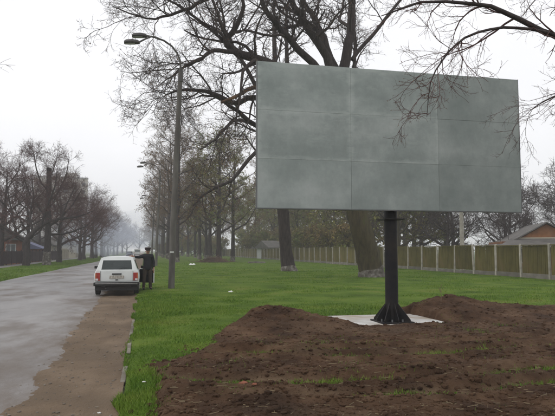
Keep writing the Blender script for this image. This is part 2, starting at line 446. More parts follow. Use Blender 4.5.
rng = np.random.default_rng(7)
def scatter_clods(name, xy, zf, smin, smax, mat, seed, lift=0.25):
    r_ = np.random.default_rng(seed)
    g_ = (1 + 5 ** .5) / 2
    P0 = np.array([(-1, g_, 0), (1, g_, 0), (-1, -g_, 0), (1, -g_, 0), (0, -1, g_), (0, 1, g_), (0, -1, -g_), (0, 1, -g_), (g_, 0, -1), (g_, 0, 1), (-g_, 0, -1), (-g_, 0, 1)]) / 1.902
    fs = np.array([(0, 11, 5), (0, 5, 1), (0, 1, 7), (0, 7, 10), (0, 10, 11), (1, 5, 9), (5, 11, 4), (11, 10, 2), (10, 7, 6), (7, 1, 8), (3, 9, 4), (3, 4, 2), (3, 2, 6), (3, 6, 8), (3, 8, 9), (4, 9, 5), (2, 4, 11), (6, 2, 10), (8, 6, 7), (9, 8, 1)])
    ca, sa = math.cos(.6), math.sin(.6)
    P0 = P0 @ np.array([(1, 0, 0), (0, ca, -sa), (0, sa, ca)])
    N = len(xy)
    s = smin + (smax - smin) * r_.random(N) ** 7
    P = P0[None] * (0.82 + 0.36 * r_.random((N, 12, 1))) * s[:, None, None] * (0.7 + .6 * r_.random((N, 1, 3))) * np.array([1.1, 1.1, .75])
    th = r_.random(N) * 6.283
    c_, s_ = np.cos(th)[:, None], np.sin(th)[:, None]
    Px = P[..., 0] * c_ - P[..., 1] * s_; Py = P[..., 0] * s_ + P[..., 1] * c_
    z = zf(xy[:, 0], xy[:, 1])
    V = np.stack([Px + xy[:, :1], Py + xy[:, 1:2], P[..., 2] + (z + s * lift)[:, None]], -1).reshape(-1, 3)
    T = (fs[None] + np.arange(N)[:, None, None] * 12).reshape(-1, 3)
    o = obj(name, mesh_np(name, V, tris=T, smooth=False), mat)
    return tag(o, kind='stuff')
def sample_soil(N, near):
    out = []
    while sum(map(len, out)) < N:
        d = 4.2 * (16.0 / 4.2) ** rng.random(20000); a = R(13.1) + R(31) * (rng.random(20000) * 2 - 1)
        x, y = d * np.sin(a), d * np.cos(a)
        sd = poly_sdf(x, y)
        out.append(np.stack([x, y], -1)[(sd > 0.05 - 0.45 * rng.random(20000) ** 4) & (x > -.15) & (np.maximum(np.abs(x - SLAB[0]) / 1.0, np.abs(y - SLAB[1]) / .85) > 1) & (x < 20.5) & (y > 2.6)])
    return np.concatenate(out)[:N]
xy = sample_soil(24000, 1)
co = scatter_clods('soil_clods', xy, lambda x, y: np.maximum(soil_z(x, y), lawn_z(x, y)), 0.005, 0.042, M['soil'], 3, 0.05)
tag(co, 'brown crumbly clods lying all over the dug soil', 'soil clods')
# straw and dry stems lying on the soil and shoulder
rg0 = np.random.default_rng(19)
sxy = np.concatenate([sample_soil(1500, 1), np.stack([-1.2 + 0.9 * rg0.random(60), 4.5 + 8 * rg0.random(60)], -1)])
sz = np.where(sxy[:, 0] > -.1, soil_z(sxy[:, 0], sxy[:, 1]), shoulder_z(sxy[:, 0], sxy[:, 1])) + .012
sth = rg0.normal(0, 1.2, len(sxy)); sl_ = .012 + .05 * rg0.random(len(sxy)) ** 2; sw_ = .001 + .0012 * rg0.random(len(sxy))
du = np.stack([np.cos(sth) * sl_, np.sin(sth) * sl_, rg0.normal(0, .12, len(sxy)) * sl_], -1); dv = np.stack([-np.sin(sth) * sw_, np.cos(sth) * sw_, sth * 0 + .003], -1)
c0 = np.stack([sxy[:, 0], sxy[:, 1], sz], -1)
V = np.stack([c0 - du - dv, c0 + du - dv, c0 + du + dv, c0 - du + dv], 1).reshape(-1, 3)
tag(obj('straw', mesh_np('straw', V, quads=np.arange(len(V)).reshape(-1, 4)), mat_noise('straw', [(.35, (.10, .07, .042)), (.65, (.2, .155, .09))], 2.0, .85, coord='World')), 'pale dry stems strewn over the dug soil', 'straw', kind='stuff')
# small stones on the shoulder
xy = np.stack([-1.5 + 1.25 * rng.random(2600), 4 + 22 * rng.random(2600) ** 1.6], -1)
M['pebble'] = mat_noise('pebble', [(0.3, (0.10, 0.08, 0.06)), (0.7, (0.22, 0.19, 0.16))], 6, 0.85, coord='World')
st = scatter_clods('gravel', xy, shoulder_z, 0.003, 0.02, M['pebble'], 5)
tag(st, 'loose small stones strewn over the dirt shoulder', 'gravel')

# ------------------------------------------------------------------ grass blades
m, n, l, b = new_mat('grass_blade')
r1 = ramp(n, [(0.3, (0.055, 0.115, 0.012)), (0.43, (0.088, 0.168, 0.016)), (0.54, (0.128, 0.205, 0.022)), (0.66, (0.185, 0.225, 0.04)), (0.78, (0.21, 0.19, 0.07))])
l.new(noise(n, l, 0.6, 10, 'World', None, 0.78), r1.inputs['Fac'])
l.new(r1.outputs['Color'], b.inputs['Base Color'])
b.inputs['Roughness'].default_value = 0.6; b.inputs['Specular IOR Level'].default_value = 0.2
M['grass'] = m
def blades(name, xy, zf, hmin, hmax, w0, wk, seed, label):
    r_ = np.random.default_rng(seed); N = len(xy)
    dist = np.hypot(xy[:, 0], xy[:, 1])
    z = zf(xy[:, 0], xy[:, 1]) - 0.008
    clump = np.clip(vnoise(xy[:, 0], xy[:, 1], 0.7, 77) + vnoise(xy[:, 0], xy[:, 1], 2.6, 78) + .75, .3, 1.6)
    h = (hmin + (hmax - hmin) * r_.random(N) ** 1.5) * clump
    w = (w0 + wk * dist) * (0.6 + .8 * r_.random(N))
    th = r_.random(N) * 6.283
    lean = r_.normal(0, 0.42, (N, 2)) * h[:, None]
    dx, dy = np.cos(th) * w / 2, np.sin(th) * w / 2
    A = np.stack([xy[:, 0] - dx, xy[:, 1] - dy, z], -1); B = np.stack([xy[:, 0] + dx, xy[:, 1] + dy, z], -1)
    Cc = np.stack([xy[:, 0] + lean[:, 0], xy[:, 1] + lean[:, 1], z + h], -1)
    V = np.stack([A, B, Cc], 1).reshape(-1, 3)
    T = np.arange(3 * N).reshape(-1, 3)
    o = obj(name, mesh_np(name, V, tris=T), M['grass'])
    return tag(o, label, 'grass', kind='stuff')
def polar(N, d0, d1, a0, a1, p=1.0):
    d = d0 * (d1 / d0) ** (rng.random(N) ** p); a = R(13.1) + R(a0) + R(a1 - a0) * rng.random(N)
    return np.stack([d * np.sin(a), d * np.cos(a)], -1)
xy = np.concatenate([polar(390000, 4.5, 75, -24, 30, 0.9), np.stack([-0.26 + 4.5 * rng.random(80000) ** 2.6, 4.3 + 17 * rng.random(80000) ** 1.2], -1)])
sd = poly_sdf(xy[:, 0], xy[:, 1]) + 0.35 * fbm(xy[:, 0], xy[:, 1], 0.9, 4, 41) * 1.6
thin = vnoise(xy[:, 0], xy[:, 1], 1.1, 90) + vnoise(xy[:, 0], xy[:, 1], .35, 91) * .6
keep = (xy[:, 0] > -0.235 + 0.12 * vnoise(xy[:, 1], xy[:, 1] * 0, .5, 6) * 2) & (soil_z(xy[:, 0], xy[:, 1]) < lawn_z(xy[:, 0], xy[:, 1]) + 0.028 * rng.random(len(xy)) ** 2) & (xy[:, 0] < 21.6) & (np.maximum(np.abs(xy[:, 0] - SLAB[0]) / 1.09, np.abs(xy[:, 1] - SLAB[1]) / .94) > 1) & (thin > -0.5 * rng.random(len(xy)) - 0.35)
xy = xy[keep]
blades('lawn_grass', xy, lawn_z, 0.022, 0.08, 0.0045, 0.0008, 2, 'bright green spring grass of the lawn right of the road')
# sparse tufts left in the soil and strays along the edge
cen = np.array([(0.9, 8.9), (1.3, 8.0), (0.55, 7.4), (1.9, 7.3), (7.6, 10.4), (6.2, 10.6), (8.6, 9.6), (5.0, 9.2), (4.1, 8.9), (10.5, 11.2), (9.0, 8.8), (7.2, 7.3), (5.7, 7.2), (3.1, 7.0), (1.2, 6.4), (0.5, 6.2), (6.4, 13.1), (4.6, 13.15), (1.6, 10.1), (2.6, 9.3), (11, 9.6), (3.8, 6.2)])
cen = np.concatenate([cen, np.stack([.4 + 11 * rng.random(26), 5.5 + 6 * rng.random(26)], -1)])
k = rng.integers(0, len(cen), 9000)
xy = cen[k] + rng.normal(0, 1, (9000, 2)) * (np.array([.34, .2]) + 0.3 * (k % 3 == 0)[:, None])
e = np.stack([0.0 + 0.8 * rng.random(6000) ** 1.5, 5 + 4.2 * rng.random(6000)], -1)
xy = np.concatenate([xy, e[vnoise(e[:, 0], e[:, 1], .25, 93) > .12]])
xy = xy[(vnoise(xy[:, 0], xy[:, 1], .2, 94) > .02)]
blades('weed_tufts', xy, soil_z, 0.012, 0.05, 0.004, 0.0006, 3, 'thin green weeds sprouting through the dug soil')
xy = np.stack([-12.7 + 5.3 * rng.random(60000), 22 + 110 * rng.random(60000) ** 1.5], -1)
xy = xy[(xy[:, 0] > road_edge(xy[:, 1]) - 5.2) & (xy[:, 0] < road_edge(xy[:, 1]) - .1 + .3 * vnoise(xy[:, 1], xy[:, 1] * 0, 1.5, 7))]
blades('verge_grass', xy, verge_z, 0.05, 0.16, 0.01, 0.0006, 4, 'rough grass on the verge left of the road')

# ------------------------------------------------------------------ billboard
def sheet_mat(name, smear, k=1.0):
    m, n, l, b = new_mat(name)
    r1 = ramp(n, [(0.3, (0.225 * k, 0.258 * k, 0.245 * k)), (0.5, (0.30 * k, 0.335 * k, 0.32 * k)), (0.7, (0.41 * k, 0.44 * k, 0.425 * k))])
    l.new(noise(n, l, 0.8, 10, 'World', (1, 1, 1.1), 0.66), r1.inputs['Fac'])
    r2 = ramp(n, [(0.3, (0.9, 0.9, 0.9)), (0.7, (1.08, 1.08, 1.08))])
    l.new(noise(n, l, 3.5, 8, 'World', (1.6, 1, 0.8), 0.7), r2.inputs['Fac'])
    mu = n.new('ShaderNodeMixRGB'); mu.blend_type = 'MULTIPLY'; mu.inputs['Fac'].default_value = 0.8
    l.new(r1.outputs['Color'], mu.inputs['Color1']); l.new(r2.outputs['Color'], mu.inputs['Color2'])
    col = mu.outputs['Color']
    oi = n.new('ShaderNodeObjectInfo'); mr = n.new('ShaderNodeMapRange'); mr.inputs['To Min'].default_value = 0.94; mr.inputs['To Max'].default_value = 1.04
    l.new(oi.outputs['Random'], mr.inputs['Value'])
    hs = n.new('ShaderNodeHueSaturation'); l.new(mr.outputs['Result'], hs.inputs['Value']); l.new(col, hs.inputs['Color']); col = hs.outputs['Color']
    if smear:   # pale putty and glue residue along the sheet edges and in blotches
        tc = n.new('ShaderNodeTexCoord'); sp = n.new('ShaderNodeSeparateXYZ'); l.new(tc.outputs['Object'], sp.inputs[0])
        def mth(op, a, bb):
            q = n.new('ShaderNodeMath'); q.operation = op
            for k_, v_ in enumerate((a, bb)):
                if v_ is None: continue
                if isinstance(v_, (int, float)): q.inputs[k_].default_value = v_
                else: l.new(v_, q.inputs[k_])
            return q.outputs[0]
        ax = mth('SUBTRACT', mth('ABSOLUTE', sp.outputs['X'], None), 0.90)
        az = mth('SUBTRACT', mth('ABSOLUTE', sp.outputs['Z'], None), 0.40)
        ed = mth('MULTIPLY', mth('MAXIMUM', ax, az), 7.0)
        ed = mth('MINIMUM', mth('MAXIMUM', ed, 0.0), 0.75)
        nz = noise(n, l, 2.2, 10, 'World', (0.7, 1, 1.8), 0.72)
        v = mth('ADD', mth('MULTIPLY', ed, nz), mth('MULTIPLY', mth('SUBTRACT', nz, 0.52), 1.8))
        v = mth('MINIMUM', mth('MAXIMUM', mth('MULTIPLY', v, 1.1), 0.0), 0.72)
        mx = n.new('ShaderNodeMixRGB'); l.new(v, mx.inputs['Fac']); l.new(col, mx.inputs['Color1']); mx.inputs['Color2'].default_value = (0.46, 0.495, 0.475, 1)
        col = mx.outputs['Color']
    l.new(col, b.inputs['Base Color'])
    b.inputs['Roughness'].default_value = 0.6; b.inputs['Metallic'].default_value = 0.15; b.inputs['Specular IOR Level'].default_value = 0.3
    bp = n.new('ShaderNodeBump'); bp.inputs['Strength'].default_value = 0.12; bp.inputs['Distance'].default_value = 0.03
    l.new(noise(n, l, 1.2, 3, 'World'), bp.inputs['Height']); l.new(bp.outputs['Normal'], b.inputs['Normal'])
    return m
M['sheet'] = sheet_mat('galvanised_sheet', False, .98)
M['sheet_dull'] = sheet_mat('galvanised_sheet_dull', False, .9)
M['sheet_smear'] = sheet_mat('galvanised_sheet_smeared', True)
M['black_steel'] = mat_noise('black_painted_steel', [(0.3, (0.009, 0.009, 0.011)), (0.7, (0.016, 0.015, 0.017))], 5, 0.55, 0.1, 30, grime=(0.026, 0.022, 0.019), gscale=2.0, spec=0.2)
M['grey_steel'] = mat_noise('grey_steel', two((0.13, 0.135, 0.135), .2), 4, 0.6)
M['concrete_pale'] = mat_noise('fresh_concrete', [(0.3, (0.42, 0.41, 0.39)), (0.7, (0.6, 0.59, 0.565))], 2.5, 0.85, 0.4, 25, grime=(0.36, 0.31, 0.25), gscale=1.6, coord='World')
bb = thing('billboard', 'large blank grey sheet metal billboard on a black steel post', 'billboard', (5.27, 11.44, 0.0), R(-0.6))
W_, H_ = 6.10, 3.06
ZB = 2.49
rs = random.Random(12)
for r_i in range(3):
    for c_i in range(3):
        sw, sh = W_ / 3 - 0.004, H_ / 3 - 0.003
        x0 = -W_ / 2 + W_ / 3 * (c_i + .5); z0 = ZB + H_ / 3 * (r_i + .5)
        # slightly buckled sheet with folded edges
        nx, nz_ = 15, 9
        V, Q = [], []
        for side in (0, 1):
            for a in range(nz_):
                for c in range(nx):
                    u, v = c / (nx - 1) - .5, a / (nz_ - 1) - .5
                    e_ = (1 - (2 * u) ** 8) * (1 - (2 * v) ** 8)
                    y = -0.0012 * e_ * (1 + math.sin(u * 9 + r_i * 2 + c_i) * math.cos(v * 6 + c_i * 3)) + (0.0015 if side == 0 else 0.02)
                    V.append((u * sw, y, v * sh))
        off = nx * nz_
        for a in range(nz_ - 1):
            for c in range(nx - 1):
                q = a * nx + c
                Q.append((q, q + 1, q + 1 + nx, q + nx)); Q.append((off + q, off + q + nx, off + q + 1 + nx, off + q + 1))
        rim = [c for c in range(nx)] + [a * nx + nx - 1 for a in range(1, nz_)] + [(nz_ - 1) * nx + c for c in range(nx - 2, -1, -1)] + [a * nx for a in range(nz_ - 2, 0, -1)]
        for a, c in zip(rim, rim[1:] + rim[:1]): Q.append((a, off + a, off + c, c))
        me = mesh_np('sheet', V, quads=Q, smooth=False)
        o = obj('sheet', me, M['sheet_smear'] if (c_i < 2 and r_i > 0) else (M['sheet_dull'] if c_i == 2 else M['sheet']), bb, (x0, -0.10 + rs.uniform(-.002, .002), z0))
        o.rotation_euler = (rs.uniform(-.0025, .0025), 0, rs.uniform(-.001, .001))
f = MB()
for x in np.linspace(-W_ / 2 + .04, W_ / 2 - .04, 7): f.box((x, 0.0, ZB + H_ / 2), (0.06, 0.14, H_ - .02))
for z in (ZB + .035, ZB + H_ * .33, ZB + H_ * .67, ZB + H_ - .035): f.box((0, 0.1, z), (W_ - .02, 0.055, 0.06))
f.build('back_frame', M['grey_steel'], bb)
f = MB(); f.box((0, -0.062, ZB - .012), (W_ + .01, 0.10, 0.02)); f.build('bottom_rail', M['grey_steel'], bb)
for s in (-1, 1): MB().box((s * (W_ / 2 + .005), -0.05, ZB + H_ / 2), (0.018, 0.10, H_ + .01)).build('edge_trim', M['grey_steel'], bb)
pz = 0.07
MB().tube([(0, .22, pz), (0, .22, ZB + H_ - .3)], 0.14, 28).build('post', M['black_steel'], bb, smooth=True)
MB().box((0, .22, 2.30), (0.46, 0.46, 0.022)).build('flange', M['black_steel'], bb)
MB().box((0, .22, pz + .015), (0.72, 0.72, 0.03)).build('base_plate', M['black_steel'], bb)
for k in range(8):
    a = k * math.pi / 4
    g_ = MB().prism([(0.13, 0.03), (0.36 if k % 2 == 0 else .42, 0.03), (0.36 if k % 2 == 0 else .42, 0.07), (0.13, 0.42)], 'y', -0.008, 0.008).build('gusset', M['black_steel'], bb, loc=(0, .22, pz))
    g_.rotation_euler = (0, 0, a)
for k in range(8):
    a = (k + .5) * math.pi / 4
    MB().tube([(0, 0, 0), (0, 0, .05)], 0.018, 6).build('bolt', M['grey_steel'], bb, loc=(.31 * math.cos(a), .22 + .31 * math.sin(a), pz + .03))
for s in (-1, 1):
    MB().box((0, 0, 0), (0.08, 0.05, 2.4)).build('bracket', M['black_steel'], bb, loc=(s * .19, .2, ZB + 1.3))
# concrete foundation
fd = MB().box((0, 0, 0), (2.15, 1.85, 0.5)).build('foundation_slab', M['concrete_pale'], bevel=0.02, loc=(SLAB[0], SLAB[1], -0.18))
tag(fd, 'pale concrete foundation slab under the billboard post', 'concrete slab')

# ------------------------------------------------------------------ trees
def norm(a): return a / (np.linalg.norm(a, axis=-1, keepdims=True) + 1e-9)
def resample(pts, npts, jitter=0.0, rg=None):
    pts = np.asarray(pts, float)
    # Catmull-Rom through the points
    P = np.concatenate([2 * pts[:1] - pts[1:2], pts, 2 * pts[-1:] - pts[-2:-1]])
    t = np.linspace(0, len(pts) - 1 - 1e-6, npts); k = t.astype(int); u = (t - k)[:, None]
    p0, p1, p2, p3 = P[k], P[k + 1], P[k + 2], P[k + 3]
    out = .5 * (2 * p1 + (p2 - p0) * u + (2 * p0 - 5 * p1 + 4 * p2 - p3) * u ** 2 + (3 * p1 - p0 - 3 * p2 + p3) * u ** 3)
    if jitter and rg is not None:
        out[1:-1] += rg.normal(0, jitter, out[1:-1].shape)
    return out
def grow(rg, P, Rd, n_, t0, t1, L, a0, a1, npts, up=0.0, wig=0.15, rr=0.6, rmin=0.006, end=0.35, lvar=0.35, taper_len=0.5):
    N, K, _ = P.shape
    idx = np.repeat(np.arange(N), n_)
    t = t0 + (t1 - t0) * rg.random(len(idx))
    k = np.minimum((t * (K - 1)).astype(int), K - 2); u = (t * (K - 1) - k)[:, None]
    pos = P[idx, k] * (1 - u) + P[idx, k + 1] * u
    tan = norm(P[idx, k + 1] - P[idx, k])
    rad = Rd[idx, k] * (1 - u[:, 0]) + Rd[idx, k + 1] * u[:, 0]
    v = rg.normal(size=tan.shape); v = norm(v - (v * tan).sum(-1, keepdims=True) * tan)
    a = (a0 + (a1 - a0) * rg.random(len(idx)))[:, None]
    d = norm(np.cos(a) * tan + np.sin(a) * v + np.array([0, 0, up]))
    ln = (L if not hasattr(L, '__len__') else np.asarray(L)[idx]) * (1 - taper_len * t) * (1 - lvar + 2 * lvar * rg.random(len(idx)))
    seg = (ln / (npts - 1))[:, None]
    out = [pos]; bias = rg.normal(0, wig * .5, d.shape)
    for s in range(npts - 1):
        d = norm(d + bias + rg.normal(0, wig, d.shape) + np.array([0, 0, up * .35]))
        out.append(out[-1] + d * seg)
    Pn = np.stack(out, 1)
    r0 = np.maximum(rad * rr * (0.7 + .3 * rg.random(len(idx))), rmin)
    Rn = r0[:, None] * np.linspace(1, end, npts)[None]
    Rn = np.maximum(Rn, rmin * .6)
    return Pn, Rn
def tube_arrays(groups):
    Vs, Qs, base = [], [], 0
    for P, Rd, S in groups:
        N, K, _ = P.shape
        T = np.empty_like(P); T[:, 1:-1] = P[:, 2:] - P[:, :-2]; T[:, 0] = P[:, 1] - P[:, 0]; T[:, -1] = P[:, -1] - P[:, -2]
        T = norm(T)
        ov = norm(P[:, -1] - P[:, 0])
        ref = np.where(np.abs(ov[:, :1]) < .6, np.array([[1., 0, 0]]), np.array([[0, 1., 0]]))
        ref = np.where((np.abs(ov[:, :1]) < .6) & (np.abs(ov[:, 1:2]) < .3), np.array([[.7, .7, 0]]), ref)[:, None]
        n1 = norm(ref - (ref * T).sum(-1, keepdims=True) * T); n2 = np.cross(T, n1)
        an = np.arange(S) * 2 * np.pi / S
        V = P[:, :, None] + (n1[:, :, None] * np.cos(an)[:, None] + n2[:, :, None] * np.sin(an)[:, None]) * Rd[:, :, None, None]
        Vs.append(V.reshape(-1, 3))
        i_ = (np.arange(N)[:, None, None] * K + np.arange(K - 1)[None, :, None]) * S
        s_ = np.arange(S)[None, None]; s2 = (s_ + 1) % S
        Qs.append(np.stack([i_ + s_, i_ + s2, i_ + S + s2, i_ + S + s_], -1).reshape(-1, 4) + base)
        base += N * K * S
    return np.concatenate(Vs), np.concatenate(Qs)
def leaf_arrays(rg, P, per, size, droop=0.0):
    N, K, _ = P.shape
    idx = np.repeat(np.arange(N), per); t = .25 + .75 * rg.random(len(idx))
    k = np.minimum((t * (K - 1)).astype(int), K - 2); u = (t * (K - 1) - k)[:, None]
    pos = P[idx, k] * (1 - u) + P[idx, k + 1] * u + rg.normal(0, size * .5, (len(idx), 3))
    a = norm(rg.normal(size=pos.shape)); b_ = norm(np.cross(a, rg.normal(size=pos.shape)))
    s = (size * (.5 + rg.random(len(idx))))[:, None]
    V = np.stack([pos - a * s, pos + b_ * s * .5, pos + a * s, pos - b_ * s * .5], 1).reshape(-1, 3)
    return V, np.arange(len(V)).reshape(-1, 4)

def assemble(name, label, loc, trunkP, trunkR, limbs, seed, levels, bark, twig, wash=None, leaves=None, wash_r=1.02, cat='tree', group=None, rz=0.0, trunk_sides=16, limb_mat=None):
    """limbs: list of (points, r0, r1); levels: list of dicts for grow(); leaves: (per, size, material)"""
    rg = np.random.default_rng(seed)
    root = thing(name, label, cat, loc, rz, group)
    tP = resample(trunkP, 22, 0.015, rg)[None]; L_ = len(trunkR)
    tR = np.interp(np.linspace(0, 1, 22), np.linspace(0, 1, L_), trunkR)[None]
    V, Q = tube_arrays([(tP, tR, trunk_sides)])
    # lumpy bark
    V = V + 0.05 * np.asarray(trunkR).max() * np.stack([vnoise(V[:, 2] + V[:, 1], V[:, 0] * 3, .5, seed), vnoise(V[:, 2] + V[:, 0], V[:, 1] * 3, .5, seed + 3), V[:, 2] * 0], -1) * 3
    obj('trunk', mesh_np('trunk', V, quads=Q, smooth=True), bark, root)
    if wash:
        kk = max(3, int(np.searchsorted(tP[0, :, 2], wash)) + 1)
        zz = np.linspace(tP[0, 0, 2], wash, 8)
        wp = np.stack([np.interp(zz, tP[0, :, 2], tP[0, :, j]) for j in range(3)], -1)[None]
        wr = np.interp(zz, tP[0, :, 2], tR[0])[None] * wash_r + .012
        V, Q = tube_arrays([(wp, wr, trunk_sides)])
        V[-trunk_sides:, 2] += rg.normal(0, .03, trunk_sides)
        V = V + 0.05 * np.asarray(trunkR).max() * np.stack([vnoise(V[:, 2] + V[:, 1], V[:, 0] * 3, .5, seed), vnoise(V[:, 2] + V[:, 0], V[:, 1] * 3, .5, seed + 3), V[:, 2] * 0], -1) * 3
        obj('whitewash_band', mesh_np('whitewash_band', V, quads=Q, smooth=True), M['whitewash'], root)
    if limbs:
        K = 16
        P = np.stack([resample(p, K, min(.05, a * .16), rg) for p, a, b_ in limbs]); Rr = np.stack([np.linspace(1, 0, K) ** .8 * (a - b_) + b_ for p, a, b_ in limbs])
    else:
        P, Rr = tP, tR
    if limbs:
        V, Q = tube_arrays([(P, Rr, 9)])
        obj('limbs', mesh_np('limbs', V, quads=Q, smooth=True), limb_mat or bark, root)
    groups = []
    lens = np.linalg.norm(np.diff(P, axis=1), axis=-1).sum(1)
    first = True
    for lv in levels:
        lv = dict(lv); S = lv.pop('S'); Lk = lv.pop('Lk', None)
        if Lk: lv['L'] = np.maximum(lens * Lk, lv.pop('Lmin', .3))
        P, Rr = grow(rg, P, Rr, **lv)
        lens = np.linalg.norm(np.diff(P, axis=1), axis=-1).sum(1)
        groups.append((P, Rr, S))
    V, Q = tube_arrays(groups)
    obj('crown', mesh_np('crown', V, quads=Q, smooth=True), twig, root)
    if leaves:
        per, size, lm = leaves
        V, Q = leaf_arrays(rg, P, per, size)
        tag(obj('buds', mesh_np('buds', V, quads=Q), lm, root), kind='stuff')
    return root

# the big old tree behind the billboard
assemble('old_tree', 'huge old bare tree with leaning forked trunk standing behind the billboard', (13.65, 32.87, 0.02),
    [(-0.31, -0.76, -0.3), (-0.45, -0.76, .5), (-0.63, -0.79, 1.35), (-1.15, -0.87, 3.14), (-1.59, -0.77, 5.84), (-1.91, -0.69, 9.19), (-2.18, -0.63, 12.3)],
    [0.86, 0.75, 0.69, 0.66, 0.58, 0.46, 0.38],
    [([(-2.18, -0.63, 12.08), (-1.69, -0.75, 14.14), (-1.42, -0.6, 16.43), (-1.15, -0.36, 20.44), (-0.43, -0.01, 24.71)], .34, .08),
     ([(-2.24, -0.62, 11.6), (-3.45, -0.85, 13.65), (-4.75, -1.06, 15.42), (-5.8, -1.33, 16.78), (-7.38, -1.99, 19.4)], .3, .07),
     ([(-2.3, -0.55, 12.0), (-3.02, 0.08, 14.64), (-3.59, 0.73, 16.45), (-4.07, 1.35, 17.79), (-4.57, 2.49, 22.22)], .26, .07),
     ([(-2.1, -0.63, 10.4), (-4.18, -1.19, 12.62), (-5.53, -1.7, 13.6), (-6.52, -2.09, 14.37), (-7.36, -2.51, 15.16), (-7.79, -2.92, 16.54)], .25, .09),
     ([(-2.03, -0.67, 9.19), (-5.14, -1.99, 11.47), (-7.78, -2.92, 12.01), (-9.03, -3.14, 12.28), (-9.6, -3.32, 12.72), (-9.11, -3.64, 13.41), (-8.82, -3.81, 14.46), (-9.0, -4.18, 16.07)], .3, .05),
     ([(-8.82, -3.19, 12.23), (-10.3, -3.88, 11.98), (-11.05, -4.21, 11.33), (-11.87, -4.54, 10.8), (-13.04, -4.78, 9.73)], .13, .02),
     ([(-1.92, -0.69, 7.66), (-4.88, -1.03, 9.26), (-7.58, -1.94, 10.17), (-8.86, -2.16, 9.7), (-10.63, -2.77, 10.09), (-11.88, -3.3, 9.97), (-12.76, -3.51, 9.54)], .22, .025),
     ([(-1.87, -0.7, 7.05), (-4.6, -1.09, 7.48), (-7.53, -1.44, 8.63), (-8.67, -1.69, 9.37), (-10.05, -1.88, 10.15), (-11.05, -2.06, 9.92)], .2, .03),
     ([(-5.9, -1.33, 17.0), (-7.47, -2.48, 16.9), (-9.43, -3.56, 15.38), (-11.03, -4.22, 14.39), (-11.76, -4.56, 13.8), (-12.9, -4.81, 13.17), (-13.72, -5.13, 12.86), (-15.36, -5.26, 13.29)], .14, .02),
     ([(-1.52, -0.78, 13.2), (0.68, -0.78, 15.92), (2.47, -0.69, 18.41), (4.26, -0.08, 21.94)], .13, .03),
     ([(-1.7, -0.4, 10.2), (-.6, 1.5, 12.6), (.2, 3.2, 15.4), (.6, 4.2, 18.5)], .2, .05),
     ([(-9.0, -3.14, 12.3), (-10.6, -3.0, 13.6), (-12.4, -3.4, 14.6), (-13.8, -3.9, 14.4)], .10, .02)],
    seed=31, levels=[dict(n_=11, t0=.22, t1=1., L=4.0, a0=.5, a1=1.1, npts=9, up=.06, wig=.17, rr=.5, rmin=.022, S=6, taper_len=.35),
                     dict(n_=8, t0=.12, t1=1., L=1.9, a0=.4, a1=1.1, npts=7, up=.03, wig=.2, rr=.6, rmin=.0125, S=4),
                     dict(n_=6, t0=.1, t1=1., L=.85, a0=.4, a1=1.2, npts=4, up=.02, wig=.22, rr=.7, rmin=.008, S=3),
                     dict(n_=2, t0=.2, t1=1., L=.32, a0=.4, a1=1.2, npts=3, up=.05, wig=.2, rr=.8, rmin=.006, S=3)],
    bark=M['bark_moss'], twig=M['twig'], wash=.5, leaves=(1, .03, M['bud']), trunk_sides=20, limb_mat=M['bark'])
# the split, torn-off limb: pale wood
bl = bpy.data.objects['old_tree']
V, Q = tube_arrays([(resample([(-1.92, -0.69, 8.27), (-5.15, -1.99, 9.9), (-7.77, -2.92, 10.45), (-8.91, -3.17, 9.87), (-9.82, -3.16, 9.44)], 14)[None], np.linspace(.17, .07, 14)[None], 8)])
obj('broken_limb', mesh_np('broken_limb', V, quads=Q, smooth=True), M['fresh_wood'], bl)['label'] = 'torn limb with pale bare wood'

assemble('lime_tree', 'tall whitewashed tree whose trunk shows under the left half of the billboard', (10.89, 42.9, 0.02),
    [(0, 0, -.3), (-.08, 0, .4), (-0.22, 0.05, 1.66), (-0.44, 0.1, 4.76), (-0.52, 0.12, 8.69), (-0.74, 0.17, 13.47)], [.72, .56, .48, .44, .4, .34],
    [([(-0.74, 0.17, 13.2), (-1.05, 0.25, 16.7), (-1.02, 0.75, 20.83), (-1.07, 1.28, 24.31)], .26, .05),
     ([(-0.67, 0.16, 12.67), (0.12, 1.0, 16.04), (0.16, 1.5, 20.29), (0.78, 1.87, 23.85)], .24, .05),
     ([(-0.52, 0.12, 9.0), (-2.71, -0.91, 9.06), (-4.63, -2.0, 6.88), (-6.64, -2.56, 5.69), (-7.65, -2.94, 4.71)], .19, .03),
     ([(-0.52, 0.12, 10.2), (-3.98, -0.61, 11.52), (-6.0, -1.68, 9.69), (-7.15, -2.44, 8.77)], .17, .03),
     ([(-0.59, 0.14, 11.4), (-3.34, -1.28, 14.86), (-5.34, -1.84, 17.95), (-6.56, -2.58, 20.55)], .2, .03),
     ([(-0.5, 0.1, 7.8), (2.2, .5, 9.3), (4.2, .8, 12.2), (5.3, .6, 15.5)], .17, .03),
     ([(-0.5, 0.1, 6.3), (1.6, -.4, 7.1), (3.4, -1.2, 6.2)], .12, .02),
     ([(-0.6, 0.1, 10), (-1.4, -2.3, 12.2), (-2.3, -4.2, 14.3)], .15, .03)],
    seed=57, levels=[dict(n_=10, t0=.2, t1=1., L=3.6, a0=.5, a1=1.1, npts=8, up=.04, wig=.16, rr=.5, rmin=.02, S=5),
                     dict(n_=8, t0=.12, t1=1., L=1.7, a0=.4, a1=1.1, npts=6, up=.02, wig=.2, rr=.6, rmin=.012, S=4),
                     dict(n_=6, t0=.1, t1=1., L=.8, a0=.4, a1=1.2, npts=4, up=0, wig=.22, rr=.7, rmin=.009, S=3)],
    bark=M['bark'], twig=M['twig'], wash=.4, leaves=(1, .05, M['bud']))

